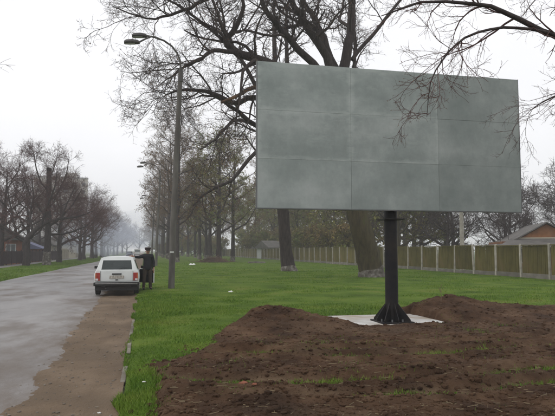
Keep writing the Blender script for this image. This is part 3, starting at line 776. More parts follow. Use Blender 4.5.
# the near tree just outside the right edge, its twigs hang in front of the billboard
assemble('near_tree', 'bare tree at the right edge with twigs hanging before the billboard', (9.32, 7.59, 0.1),
    [(-0.12, 0.02, -0.4), (-0.08, 0.01, 1.63), (-0.11, -0.08, 3.8), (-0.21, -0.16, 5.82), (-0.3, -0.24, 7.6)], [.26, .19, .17, .14, .09],
    [([(-0.1, -0.08, 3.87), (-1.5, -0.07, 4.45), (-2.44, -0.05, 4.74), (-3.05, -0.01, 4.91), (-3.89, -0.02, 5.16), (-4.39, -0.01, 5.29), (-5.31, 0.0, 5.22), (-6.01, -0.04, 4.94)], .07, .006),
     ([(-2.40, -0.05, 4.73), (-3.27, -0.07, 4.93), (-3.88, -0.13, 4.92), (-4.43, -0.21, 4.8), (-4.9, -0.3, 4.56), (-5.18, -0.34, 4.26), (-5.42, -0.39, 3.92), (-5.53, -0.46, 3.37)], .028, .004),
     ([(-0.23, -0.16, 5.13), (-1.02, 0.34, 5.78), (-1.88, 0.74, 6.05), (-2.6, 1.11, 6.32), (-3.53, 1.54, 6.99)], .05, .01),
     ([(-0.1, 0.0, 2.87), (-0.76, 0.48, 3.9), (-1.44, 0.84, 4.3), (-1.99, 1.18, 4.37), (-2.4, 1.48, 4.11)], .04, .006),
     ([(-0.22, -0.16, 5.65), (0.08, 0.28, 7.15), (-0.11, 1.05, 9.16)], .07, .015),
     ([(-0.22, -0.16, 5.4), (1.0, 0.6, 6.7), (1.9, 1.2, 8.2)], .07, .012),
     ([(-0.15, -0.1, 4.4), (-.6, -1.2, 5.7), (-.9, -2.0, 6.9)], .06, .012)],
    seed=93, levels=[dict(n_=15, t0=.3, t1=1., L=1.15, a0=.5, a1=1.1, npts=8, up=-.01, wig=.16, rr=.5, rmin=.0055, S=5, taper_len=.3),
                     dict(n_=6, t0=.15, t1=1., L=.5, a0=.45, a1=1.1, npts=6, up=.0, wig=.2, rr=.6, rmin=.0033, S=4),
                     dict(n_=4, t0=.15, t1=1., L=.2, a0=.4, a1=1.1, npts=4, up=.02, wig=.2, rr=.75, rmin=.0024, S=3)],
    bark=M['bark_dark'], twig=M['twig_purple'], leaves=(1, .008, M['bud']))

# generic bare trees: one prototype per kind, then copies
def auto_limbs(rg, trunk_pts, trunk_r, n_, z0, L, up, rr):
    tp = resample(trunk_pts, 20); out = []
    zs = np.linspace(z0, trunk_pts[-1][2] * .98, n_)
    for k, z in enumerate(zs):
        p = np.array([np.interp(z, tp[:, 2], tp[:, j]) for j in range(3)])
        r0 = np.interp(z, np.linspace(0, tp[-1, 2], len(trunk_r)), trunk_r)
        a = k * 2.4 + rg.normal(0, .3); ln = L * (1 - .45 * k / n_) * (.8 + .4 * rg.random())
        pts = [p]; d = np.array([math.cos(a), math.sin(a), .35 + up * .5]); d /= np.linalg.norm(d)
        for s in range(5):
            pts.append(pts[-1] + d * ln / 5); d = d + np.array([0, 0, up * .25]) + rg.normal(0, .14, 3); d /= np.linalg.norm(d)
        out.append((pts, max(r0 * rr, .03), .02))
    return out
def proto(name, label, loc, seed, height, tr, n_limb, z0, L, up, rr, levels, bark, twig, wash, leaves, lean=(0, 0), group=None, wob=.15):
    rg = np.random.default_rng(seed)
    tk = [(0, 0, -.3)] + [(lean[0] * s * s + rg.normal(0, wob) * s, lean[1] * s * s + rg.normal(0, wob) * s, height * s) for s in (.12, .3, .5, .75, 1)]
    tR = [tr * 1.35, tr, tr * .85, tr * .7, tr * .45, tr * .15]
    return assemble(name, label, loc, tk, tR, auto_limbs(rg, tk, tR, n_limb, z0, L, up, rr), seed + 1, levels, bark, twig, wash, leaves, group=group, trunk_sides=12)
mid = [dict(n_=8, t0=.15, t1=1., L=3.0, a0=.4, a1=1., npts=7, up=.08, wig=.16, rr=.5, rmin=.02, S=4),
       dict(n_=6, t0=.1, t1=1., L=1.5, a0=.4, a1=1.1, npts=5, up=.05, wig=.2, rr=.6, rmin=.014, S=3),
       dict(n_=4, t0=.1, t1=1., L=.8, a0=.4, a1=1.2, npts=3, up=.03, wig=.22, rr=.7, rmin=.011, S=3)]
far = [dict(n_=8, t0=.15, t1=1., L=2.6, a0=.4, a1=1., npts=6, up=.06, wig=.18, rr=.5, rmin=.025, S=3),
       dict(n_=6, t0=.1, t1=1., L=1.4, a0=.4, a1=1.1, npts=4, up=.04, wig=.22, rr=.6, rmin=.018, S=3),
       dict(n_=4, t0=.1, t1=1., L=.8, a0=.4, a1=1.2, npts=3, up=.02, wig=.25, rr=.7, rmin=.014, S=3)]
mid2 = [dict(n_=7, t0=.15, t1=1., L=2.8, a0=.4, a1=1., npts=7, up=.08, wig=.18, rr=.5, rmin=.02, S=4),
       dict(n_=5, t0=.1, t1=1., L=1.5, a0=.4, a1=1.1, npts=5, up=.05, wig=.22, rr=.6, rmin=.013, S=3),
       dict(n_=4, t0=.1, t1=1., L=.8, a0=.4, a1=1.2, npts=3, up=.03, wig=.22, rr=.7, rmin=.009, S=3)]
GR = 'row of trees along the lawn right of the road'
trA = proto('avenue_tree', 'slim bare tree on the lawn, nearest left of the whitewashed trunk', (12.6, 83, 0), 101, 17, .28, 15, 4.5, 6.0, .35, .5, mid2, M['bark'], M['twig_brown'], .8, (3, .08, M['bud']), group=GR)
trB = proto('avenue_tree', 'tree with yellow green young leaves beside the brush pile', (9.9, 78, 0), 111, 17, .34, 15, 4.0, 6.5, .3, .5, mid, M['bark'], M['twig_brown'], .8, (4, .085, M['young_leaf']), group=GR)
trC = proto('avenue_tree', 'tall fine twigged bare tree just right of the second street lamp', (4.3, 78, 0), 121, 20, .27, 18, 5.0, 5.2, .5, .45, mid, M['bark'], M['twig_brown'], .8, (1, .07, M['bud']), group=GR)
order = ['second', 'third', 'fourth', 'fifth', 'sixth', 'seventh', 'eighth', 'ninth', 'tenth', 'eleventh', 'twelfth', 'thirteenth', 'fourteenth', 'fifteenth', 'sixteenth', 'seventeenth', 'eighteenth']
rr_ = random.Random(77)
for k, (src, x, y, s) in enumerate([(trB, 10.7, 96, 1.0), (trA, 9.9, 106, 1.05), (trB, 11.3, 108, .95), (trC, 10.8, 126, 1.0), (trB, 11, 150, 1.0), (trC, 10.6, 168, 1.0)]):
    o = copy_tree(src, (x, y, 0), rr_.uniform(0, 6.28), s); o['label'] = f'hazy tree in the inner row across the lawn, {order[k]} after the brush pile'
for k, (src, x, y, s) in enumerate([(trC, 4.2, 96, 1.05), (trA, 4.4, 112, 1.2), (trC, 4.0, 128, 1.05), (trC, 4.3, 146, 1.0), (trA, 4.1, 166, 1.15), (trC, 4.2, 190, 1.0), (trC, 4.2, 220, 1.0)]):
    o = copy_tree(src, (x, y, 0), rr_.uniform(0, 6.28), s); o['label'] = f'tall hazy tree in the roadside row, {order[k]} beyond the second street lamp'

# left side of the road: gnarled dark trees
GL = 'trees along the left verge'
lA = assemble('gnarled_tree', 'dark crooked tree with trunk bent to the right before the dark fence', (-12.2, 65, 0.0),
    [(0, 0, -.3), (.05, 0, 1.0), (-.1, 0, 2.2), (.1, 0, 2.9), (1.0, .1, 4.0), (2.2, .2, 4.8)], [.42, .33, .29, .27, .24, .18],
    [([(2.1, .2, 4.75), (3.6, .3, 5.1), (5.0, .4, 5.3), (6.8, .5, 6.0)], .17, .03), ([(.6, .05, 3.6), (.2, .4, 5.2), (.4, .8, 7.5), (.1, 1, 9.5)], .16, .03),
     ([(1.4, .1, 4.3), (2.0, -.6, 6.2), (2.8, -1.2, 8.2), (3.1, -1.6, 10)], .15, .03), ([(0, 0, 2.7), (-1.2, -.3, 3.4), (-2.7, -.6, 4.4), (-4.2, -.8, 6.4)], .15, .03),
     ([(-.9, -.2, 3.2), (-1.6, .6, 5.2), (-2.2, 1.2, 7.6), (-2.6, 1.4, 9.6)], .13, .03), ([(3.3, .3, 5.0), (4.0, .2, 6.9), (4.8, .4, 8.8)], .11, .02)],
    seed=201, levels=[dict(n_=15, t0=.15, t1=1., L=2.9, a0=.5, a1=1.1, npts=8, up=.1, wig=.18, rr=.5, rmin=.02, S=4),
                      dict(n_=8, t0=.12, t1=1., L=1.4, a0=.4, a1=1.1, npts=5, up=.06, wig=.2, rr=.6, rmin=.013, S=3),
                      dict(n_=5, t0=.1, t1=1., L=.7, a0=.4, a1=1.2, npts=3, up=.04, wig=.22, rr=.7, rmin=.0105, S=3)],
    bark=M['bark_dark'], twig=M['twig_purple'], group=GL)
# tall pollarded trunk with whitewashed foot
lB = assemble('pollard_tree', 'straight tall pollarded trunk with whitewashed foot on the left verge', (-10.6, 68, 0.0),
    [(0, 0, -.3), (.0, 0, 1.0), (.05, 0, 4), (.0, .05, 7.5), (-.05, 0, 10.9)], [.5, .38, .33, .29, .26],
    [([(0, 0, 4.2), (1.2, -.2, 5.2), (2.6, -.3, 6.8), (3.6, -.5, 8.6)], .15, .03), ([(0, 0, 5.2), (-1.1, .5, 6.4), (-2.2, .8, 8.2), (-3, 1, 10.2)], .13, .03),
     ([(0, 0, 7), (.9, .4, 8.2), (1.7, .6, 10.2), (2.0, .5, 12.3)], .13, .03), ([(0, 0, 8.2), (-.8, -.5, 9.3), (-1.3, -.8, 11), (-1.6, -1, 12.6)], .11, .03),
     ([(0, 0, 3.4), (2, .5, 3.6), (4.2, .9, 4.6), (5.8, 1.2, 6.6)], .14, .03), ([(0, 0, 9.5), (.5, -.4, 10.8), (1.0, -.7, 12.6)], .08, .02), ([(0, 0, 6.2), (.7, -.6, 7.2), (1.4, -1.0, 9.0)], .1, .02)],
    seed=211, levels=[dict(n_=13, t0=.15, t1=1., L=2.6, a0=.5, a1=1.1, npts=8, up=.1, wig=.18, rr=.5, rmin=.02, S=4),
                      dict(n_=8, t0=.12, t1=1., L=1.3, a0=.4, a1=1.1, npts=5, up=.06, wig=.2, rr=.6, rmin=.013, S=3),
                      dict(n_=5, t0=.1, t1=1., L=.7, a0=.4, a1=1.2, npts=3, up=.04, wig=.22, rr=.7, rmin=.0105, S=3)],
    bark=M['bark_dark'], twig=M['twig_purple'], wash=1.5, group=GL)
lC = proto('verge_tree', 'spreading bare tree on the left verge, first right of the whitewashed pollard', (-10.8, 79, 0), 221, 9.5, .3, 12, 2.3, 5.2, .4, .55, mid2, M['bark_dark'], M['twig_purple'], None, None, group=GL)
lD = proto('verge_tree', 'bare tree at the left picture edge before the brick house', (-15.6, 69, 0), 231, 10.5, .3, 14, 2.6, 5.5, .4, .55, mid, M['bark_dark'], M['twig_purple'], None, None, lean=(.6, 0), group=GL)
for k, (src, x, y, s) in enumerate([(lC, -9.8, 94, .85), (lD, -10.4, 106, 1.0), (lC, -10.0, 117, 1.12), (lD, -10.2, 129, 1.1), (lC, -9.8, 140, 1.15), (lC, -10, 152, 1.1), (lD, -10.2, 170, 1.1), (lC, -9.6, 190, 1.1), (lD, -9.5, 212, 1.15)]):
    o = copy_tree(src, (x, y, 0), rr_.uniform(0, 6.28), s); o['label'] = f'bare tree in the left roadside row, {order[k]} right of the whitewashed pollard'
o = copy_tree(lC, (-14.0, 32.5, 0), 2.3, 1.25); o['label'] = 'bare tree whose twig tips reach in at the upper left picture edge'
back = [(lD, -14.0, 76, .92, 'dense bare tree between the crooked tree and the brick house'), (lD, -19.5, 88, .95, 'bare garden tree behind the blue roofed brick building'), (lC, -17.5, 104, .95, 'bare garden tree behind the cream wall'), (lD, -16.5, 122, .95, 'bare tree in the gardens right of the cream wall'), (lD, -27, 98, 1.3, 'bare tree above the brick house at the left picture edge')]
for src, x, y, s, lab in back:
    o = copy_tree(src, (x, y, 0), rr_.uniform(0, 6.28), s); o['label'] = lab; o['group'] = 'garden trees left of the road'
# far end of the road
fA = proto('distant_tree', 'rounded hazy tree at the far end of the road, left of the white van', (-14, 250, 0), 301, 10, .3, 13, 2, 6, .35, .55, far, M['bark_dark'], M['twig_purple'], None, None, group='hazy trees where the road ends')
fB = proto('distant_tree', 'hazy tree beyond the fence, first right of the whitewashed tall tree', (29, 62, 0), 311, 11, .28, 13, 2, 5.6, .35, .55, far, M['bark_moss'], M['twig_brown'], None, (3, .12, M['young_leaf']), group='trees beyond the green fence')
for k, (x, y, s) in enumerate([(-8, 275, 1.0), (-3, 330, 1.3), (-22, 262, 1.2), (3, 360, 1.3), (10, 380, 1.4), (-32, 280, 1.25), (7, 330, 1.5), (-12, 330, 1.5), (15, 230, 1.7), (25, 205, 1.7), (38, 225, 1.9), (54, 200, 1.9), (20, 270, 1.8), (12, 190, 1.3)]):
    o = copy_tree(fA, (x, y, 0), rr_.uniform(0, 6.28), s); o['label'] = f'hazy bare tree closing the far end of the road, {order[k]} from its nearest'
spots = [(27.5, 74, 1.0), (30, 88, 1.15), (27, 100, 1.1), (33, 112, 1.3), (28, 124, 1.2), (35, 138, 1.4), (29, 152, 1.3), (40, 96, 1.3), (38, 76, 1.2), (45, 120, 1.6), (34, 66, 1.1), (52, 108, 1.9), (48, 150, 2.0), (60, 135, 2.1), (33, 185, 2.0), (42, 175, 2.2)]
for k, (x, y, s) in enumerate(spots):
    o = copy_tree(fB, (x, y, 0), rr_.uniform(0, 6.28), s); o['label'] = f'hazy tree beyond the fence left of the post, {order[k]} back from the nearest'
fC = proto('distant_tree', 'dark bare tree beyond the fence right of the billboard post', (32, 56, 0), 321, 7, .25, 12, 1.4, 5.0, .35, .55, far, M['bark_dark'], M['twig'], None, None, group='trees beyond the green fence')
for k, (x, y, s) in enumerate([(36, 62, 1.1), (30, 66, 1.0), (41, 58, 1.1), (46, 66, 1.2), (51, 60, 1.15), (57, 68, 1.3), (43, 76, 1.2), (64, 66, 1.3), (34, 47.5, .62)]):
    o = copy_tree(fC, (x, y, 0), rr_.uniform(0, 6.28), s); o['label'] = f'dark bare tree beyond the fence right of the post, {order[k]} of its clump'

shr = [dict(n_=8, t0=.1, t1=1., L=1.5, a0=.3, a1=.9, npts=5, up=.12, wig=.2, rr=.6, rmin=.018, S=3),
       dict(n_=6, t0=.1, t1=1., L=.9, a0=.4, a1=1.1, npts=4, up=.08, wig=.22, rr=.7, rmin=.014, S=3),
       dict(n_=3, t0=.1, t1=1., L=.5, a0=.4, a1=1.2, npts=3, up=.03, wig=.25, rr=.8, rmin=.012, S=3)]
GS = 'undergrowth bushes around the far fence'
sA = proto('bush', 'loose brown green bush just inside the far end of the fence', (17.5, 150, 0), 401, 2.6, .09, 15, .25, 2.6, .5, .7, shr, M['bark_moss'], M['twig_brown'], None, (3, .10, M['young_leaf']), group=GS)
ib = [(12.5, 158, 1.3), (14.8, 165, 1.5), (8.2, 172, 1.4), (10.4, 180, 1.6), (6.4, 186, 1.4), (17.5, 175, 1.6), (20, 160, 1.3), (5.2, 200, 1.5)]
for k, (x, y, s) in enumerate(ib):
    o = copy_tree(sA, (x, y, 0), rr_.uniform(0, 6.28), s); o['label'] = f'hazy bush across the end of the lawn, {order[k]} after the one at the fence end'
ob = [(25.5, 68, 1.2), (24.6, 75, 1.1), (26, 84, 1.3), (25, 93, 1.2), (26, 118, 1.4), (25.5, 128, 1.5), (25.5, 140, 1.5)]
for k, (x, y, s) in enumerate(ob):
    o = copy_tree(sA, (x, y, 0), rr_.uniform(0, 6.28), s); o['label'] = f'bush showing just above the fence boards, {order[k]} of the row outside the fence'
# brush pile on the lawn
bpz = []
rg = np.random.default_rng(5)
st_ = np.stack([rg.normal(0, .95, 700), rg.normal(0, .7, 700), np.zeros(700)], -1)
hh = 0.75 * np.exp(-(st_[:, 0] / 1.2) ** 2 - (st_[:, 1] / .9) ** 2)
st_[:, 2] = hh * rg.random(700)
dr = norm(rg.normal(size=(700, 3)) * np.array([1, 1, .35])); P = st_[:, None] + dr[:, None] * (np.linspace(-.5, .5, 4)[None, :, None] * (.4 + 1.2 * rg.random(700))[:, None, None]) + rg.normal(0, .04, (700, 4, 3))
P[..., 2] = np.abs(P[..., 2]) + .02
V, Q = tube_arrays([(P, np.linspace(1, .5, 4)[None] * (.012 + .02 * rg.random(700))[:, None], 4)])
br = thing('brush_pile', 'brown heap of cut branches lying on the lawn', 'brush pile', (9.1, 76.5, 0.03))
tag(obj('sticks', mesh_np('sticks', V, quads=Q), mat_noise('dry_sticks', two((0.13, 0.085, 0.065), .4), 1, .9), br), kind='stuff')

# ------------------------------------------------------------------ long fence on the right
M['fence_post'] = mat_noise('fence_post_concrete', [(0.3, (0.27, 0.25, 0.21)), (0.7, (0.5, 0.47, 0.41))], 2.5, .9, rnd=.2)
M['fence_panel'] = mat_noise('fence_boards', [(0.3, (0.075, 0.066, 0.02)), (0.55, (0.125, 0.107, 0.034)), (0.75, (0.16, 0.115, 0.05))], 1.3, .9, stretch=(4, 1, .6), rnd=.2)
M['plinth'] = mat_noise('fence_plinth', [(0.3, (0.10, 0.09, 0.072)), (0.7, (0.22, 0.205, 0.18))], 1.5, .9, rnd=.2)
FX = 21.95
fen = thing('boundary_fence', 'long dull green board fence with pale concrete posts behind the lawn', 'fence', (FX, 17.5, 0))
rs = random.Random(9)
post_m = MB().box((0, 0, 0.97), (.125, .11, 2.1), taper=.86).mesh('post', [M['fence_post']], bevel=.012)
panels = []
for v in range(3):
    f = MB()
    for k in range(21):
        w_ = 2.36 / 21
        f.box((rs.uniform(-.012, .012), -1.18 + w_ * (k + .5), 1.08 + rs.uniform(-.02, .025)), (.022, w_ * rs.uniform(.86, .97), 1.64), rot=(rs.uniform(-.01, .01), 0, 0))
    panels.append(f.mesh('board_panel', [M['fence_panel']]))
rails = MB().box((.05, 0, .62), (.05, 2.36, .09)).box((.05, 0, 1.6), (.05, 2.36, .09)).mesh('rail', [M['fence_panel']])
cap_m = MB().box((0, 0, 1.925), (.10, 2.42, .055)).mesh('top_rail', [M['fence_panel']])
pl_m = MB().box((0, 0, .06), (.09, 2.36, .42)).mesh('plinth', [M['plinth']], bevel=.01)
NB = 78
for k in range(NB):
    y = 2.5 * k
    o = obj('post', post_m, None, fen, (-.05, y, 0)); o.rotation_euler = (rs.uniform(-.02, .02), rs.uniform(-.035, .02), 0)
    dz = rs.uniform(-.03, .04)
    o = obj('board_panel', panels[k % 3], None, fen, (0, y + 1.25, dz)); o.rotation_euler = (rs.uniform(-.006, .006), rs.uniform(-.02, .02), 0)
    obj('rail', rails, None, fen, (0, y + 1.25, dz)); obj('top_rail', cap_m, None, fen, (0, y + 1.25, dz * .8)).rotation_euler = (rs.uniform(-.008, .008), 0, 0)
    obj('plinth', pl_m, None, fen, (-.01, y + 1.25, rs.uniform(-.03, .03)))

# ------------------------------------------------------------------ street lamps
M['pole_concrete'] = mat_noise('pole_concrete', [(0.3, (0.075, 0.068, 0.062)), (0.7, (0.15, 0.14, 0.125))], 2.2, .9, .3, 25, stretch=(2, 2, .5))
M['lamp_metal'] = mat_noise('lamp_housing', two((0.06, 0.055, 0.052), .2), 4, .55)
M['lamp_glass'] = mat_noise('lamp_glass', two((0.35, 0.35, 0.33), .1), 4, .3)
M['dark_metal'] = mat_noise('dark_metal', two((0.07, 0.065, 0.06), .2), 4, .6)
sl = thing('street_lamp', 'nearest concrete street lamp with two lamp heads beside the parked car', 'street lamp', (1.12, 24.5, 0), group='street lamps along the road')
MB().tube([(0, 0, -.2), (.05, 0, 3), (.15, 0, 6), (.27, 0, 9.3)], [.135, .125, .112, .095], 14).build('pole', M['pole_concrete'], sl, smooth=True)
MB().tube([(.27, 0, 8.9), (.285, 0, 9.5)], [.115, .085], 12).build('collar', M['dark_metal'], sl, smooth=True)
MB().tube([(.28, 0, 9.4), (.25, 0, 9.8), (.12, 0, 10.15), (-.12, 0, 10.45), (-.45, 0, 10.66), (-.85, 0, 10.78), (-1.25, 0, 10.82)], .042, 8).build('bracket', M['dark_metal'], sl, smooth=True)
MB().tube([(-1.0, 0, 10.79), (-1.25, -.22, 10.58), (-1.5, -.36, 10.37)], .036, 8).build('bracket', M['dark_metal'], sl, smooth=True)
for (hx, hy, hz) in ((-1.16, .1, 10.83), (-1.46, -.40, 10.34)):
    hd = MB()
    sec = [(0, .05, .06), (-.08, .12, .12), (-.3, .16, .15), (-.55, .15, .13), (-.64, .09, .07)]
    rings = []
    for (x, w_, h_) in sec:
        rings.append([(x, math.cos(t) * w_, (math.sin(t) * h_ if math.sin(t) > 0 else math.sin(t) * .06)) for t in [k * math.pi / 6 for k in range(12)]])
    vs_ = [p for r_ in rings for p in r_]; fs = [(a * 12 + k, a * 12 + (k + 1) % 12, (a + 1) * 12 + (k + 1) % 12, (a + 1) * 12 + k) for a in range(4) for k in range(12)] + [tuple(range(12)), tuple(range(48, 60))]
    hd.add(vs_, fs)
    h_o = hd.build('lamp_head', M['lamp_metal'], sl, smooth=True, loc=(hx, hy, hz)); h_o.rotation_euler = (0, R(-4), 0)
    gl = MB(); gl.add([(x, math.cos(t) * w_ * .85, -.03 - .05 * abs(math.sin(t))) for (x, w_) in ((-.2, .12), (-.4, .135), (-.6, .1)) for t in [math.pi + k * math.pi / 5 for k in range(6)]], [(a * 6 + k, a * 6 + k + 1, (a + 1) * 6 + k + 1, (a + 1) * 6 + k) for a in range(2) for k in range(5)])
    gl.build('lens', M['lamp_glass'], h_o, smooth=True)
MB().box((.0, -.19, 1.55), (.16, .012, .07)).build('number_plate', mat_noise('pole_plate', two((.5, .5, .48), .1), 6, .7), sl)
for (y, lab) in ((61, 'second street lamp along the road, half lost among the trees'), (98, 'third and farthest street lamp along the road')):
    o = copy_tree(sl, (1.2, y, 0), 0, 1.0); o['label'] = lab

# ------------------------------------------------------------------ vehicles
def car_paint(name, c):
    m, n, l, b = new_mat(name)
    r1 = ramp(n, two(c, .06)); l.new(noise(n, l, 3, 5), r1.inputs['Fac'])
    tc = n.new('ShaderNodeTexCoord'); sp = n.new('ShaderNodeSeparateXYZ'); l.new(tc.outputs['Object'], sp.inputs[0])
    mr = n.new('ShaderNodeMapRange'); mr.inputs['From Min'].default_value = .75; mr.inputs['From Max'].default_value = .3; mr.inputs['To Max'].default_value = .6
    l.new(sp.outputs['Z'], mr.inputs['Value'])
    mu = n.new('ShaderNodeMath'); mu.operation = 'MULTIPLY'; l.new(mr.outputs['Result'], mu.inputs[0]); l.new(noise(n, l, 6, 6), mu.inputs[1])
    mx = n.new('ShaderNodeMixRGB'); l.new(mu.outputs[0], mx.inputs['Fac']); l.new(r1.outputs['Color'], mx.inputs['Color1']); mx.inputs['Color2'].default_value = (.2, .17, .14, 1)
    l.new(mx.outputs['Color'], b.inputs['Base Color']); b.inputs['Roughness'].default_value = .32; b.inputs['Specular IOR Level'].default_value = .45
    return m
M['white_paint'] = car_paint('white_car_paint', (.68, .70, .69))
M['dark_paint'] = car_paint('dark_blue_car_paint', (.04, .055, .09))
M['interior'] = mat_noise('dark_interior', two((.018, .018, .02), .3), 5, .8)
M['rubber'] = mat_noise('rubber', two((.02, .02, .02), .2), 8, .85)
M['rim'] = mat_noise('steel_rim', two((.3, .3, .3), .2), 8, .5, metal=.5)
M['bumper'] = mat_noise('black_bumper', two((.02, .019, .019), .2), 8, .55)
M['red_lens'] = mat_noise('red_lens', two((.33, .03, .025), .15), 10, .25, spec=.5)
M['amber_lens'] = mat_noise('amber_lens', two((.45, .13, .03), .15), 10, .25, spec=.5)
M['clear_lens'] = mat_noise('clear_lens', two((.6, .6, .6), .1), 10, .15, spec=.5)
M['chrome'] = mat_noise('chrome', two((.5, .5, .5), .1), 10, .25, metal=.9)
M['plate'] = mat_noise('number_plate', [(0.40, (.3, .27, .23)), (.62, (.58, .55, .5))], 9, .6, stretch=(3, 1, 1))
m, n, l, b = new_mat('car_glass')
b.inputs['Base Color'].default_value = (.10, .115, .115, 1); b.inputs['Roughness'].default_value = .06
tr_ = n.new('ShaderNodeBsdfTransparent'); tr_.inputs['Color'].default_value = (.62, .66, .65, 1)
ms = n.new('ShaderNodeMixShader'); ms.inputs['Fac'].default_value = .45
l.new(tr_.outputs[0], ms.inputs[1]); l.new(b.outputs[0], ms.inputs[2]); l.new(ms.outputs[0], n['Material Output'].inputs['Surface'])
M['glass'] = m

LOW = [(0, .22), (.62, .22), (.74, .28), (.79, .40), (.81, .55), (.81, .70), (.79, .82), (.77, .89), (.74, .92)]
UP = [(.66, 1.16), (.60, 1.33), (.555, 1.385), (.46, 1.42), (0, 1.44)]
HOOD = [(.71, .935), (.64, .945), (.5, .955), (.35, .96), (0, .965)]
def loft(stations, inset=0.0, mats=(), name='body'):
    rows = []
    for (yl, yh, ws, up, dzl) in stations:
        pts = []
        full = [(x, z + (dzl if z > .75 else 0)) for x, z in LOW] + up
        zb, zt = .92, up[-1][1]
        for k, (x, z) in enumerate(full):
            t = 0 if k < len(LOW) else (min(1, max(0, (z - zb) / max(zt - zb, .01))))
            x2 = max(0, x * ws - inset) if x > 0 else 0
            z2 = z + inset if z < .5 else z - (inset if z > 1.0 else 0)
            pts.append((x2, yl + (yh - yl) * t, z2))
        rows.append(pts)
    K = len(rows[0]); f = MB()
    vs_, ix = [], {}
    for r_, pts in enumerate(rows):
        for k, (x, y, z) in enumerate(pts):
            for s in (1, -1):
                if x == 0 and s == -1: ix[r_, k, s] = ix[r_, k, 1]; continue
                ix[r_, k, s] = len(vs_); vs_.append((s * x, y, z))
    fs = []
    for r_ in range(len(rows) - 1):
        for k in range(K - 1):
            for s in (1, -1):
                fs.append((ix[r_, k, s], ix[r_ + 1, k, s], ix[r_ + 1, k + 1, s], ix[r_, k + 1, s]))
    for r_ in (0, len(rows) - 1):
        for k in range(K - 1):
            q = (ix[r_, k, 1], ix[r_, k + 1, 1], ix[r_, k + 1, -1], ix[r_, k, -1])
            q2 = []
            for a in q:
                if a not in q2: q2.append(a)
            fs.append(tuple(q2))
    f.add(vs_, fs)
    return f.mesh(name, mats, smooth=False)
def boolean(me, cutters, name):
    o = bpy.data.objects.new('tmp', me); C.objects.link(o); tmp = []
    for c in cutters:
        co_ = bpy.data.objects.new('cut', c); C.objects.link(co_); tmp.append(co_)
        md = o.modifiers.new('b', 'BOOLEAN'); md.operation = 'DIFFERENCE'; md.object = co_; md.solver = 'EXACT'
        try: md.material_mode = 'TRANSFER'
        except Exception: pass
    bpy.context.view_layer.update()
    ev = o.evaluated_get(bpy.context.evaluated_depsgraph_get())
    out = bpy.data.meshes.new_from_object(ev); out.name = name
    for t in tmp + [o]: bpy.data.objects.remove(t)
    bm = bmesh.new(); bm.from_mesh(out)
    for f_ in bm.faces: f_.smooth = True
    for e_ in bm.edges:
        if len(e_.link_faces) == 2 and e_.calc_face_angle(0) > R(30): e_.smooth = False
    bm.to_mesh(out); bm.free()
    return out
def wheel_parts(root, x, y, r=.29):
    w = bpy.data.objects.new('wheel', MB().tube([(-.09, 0, 0), (-.075, 0, 0), (.075, 0, 0), (.09, 0, 0)], [r * .9, r, r, r * .9], 24).mesh('wheel', [M['rubber']], smooth=True)); w.location = (x, y, r)
    link(w, root)
    s = 1 if x > 0 else -1
    MB().tube([(s * .06, 0, 0), (s * .095, 0, 0), (s * .1, 0, 0)], [r * .62, r * .6, r * .2], 18).build('rim', M['rim'], w, smooth=True)
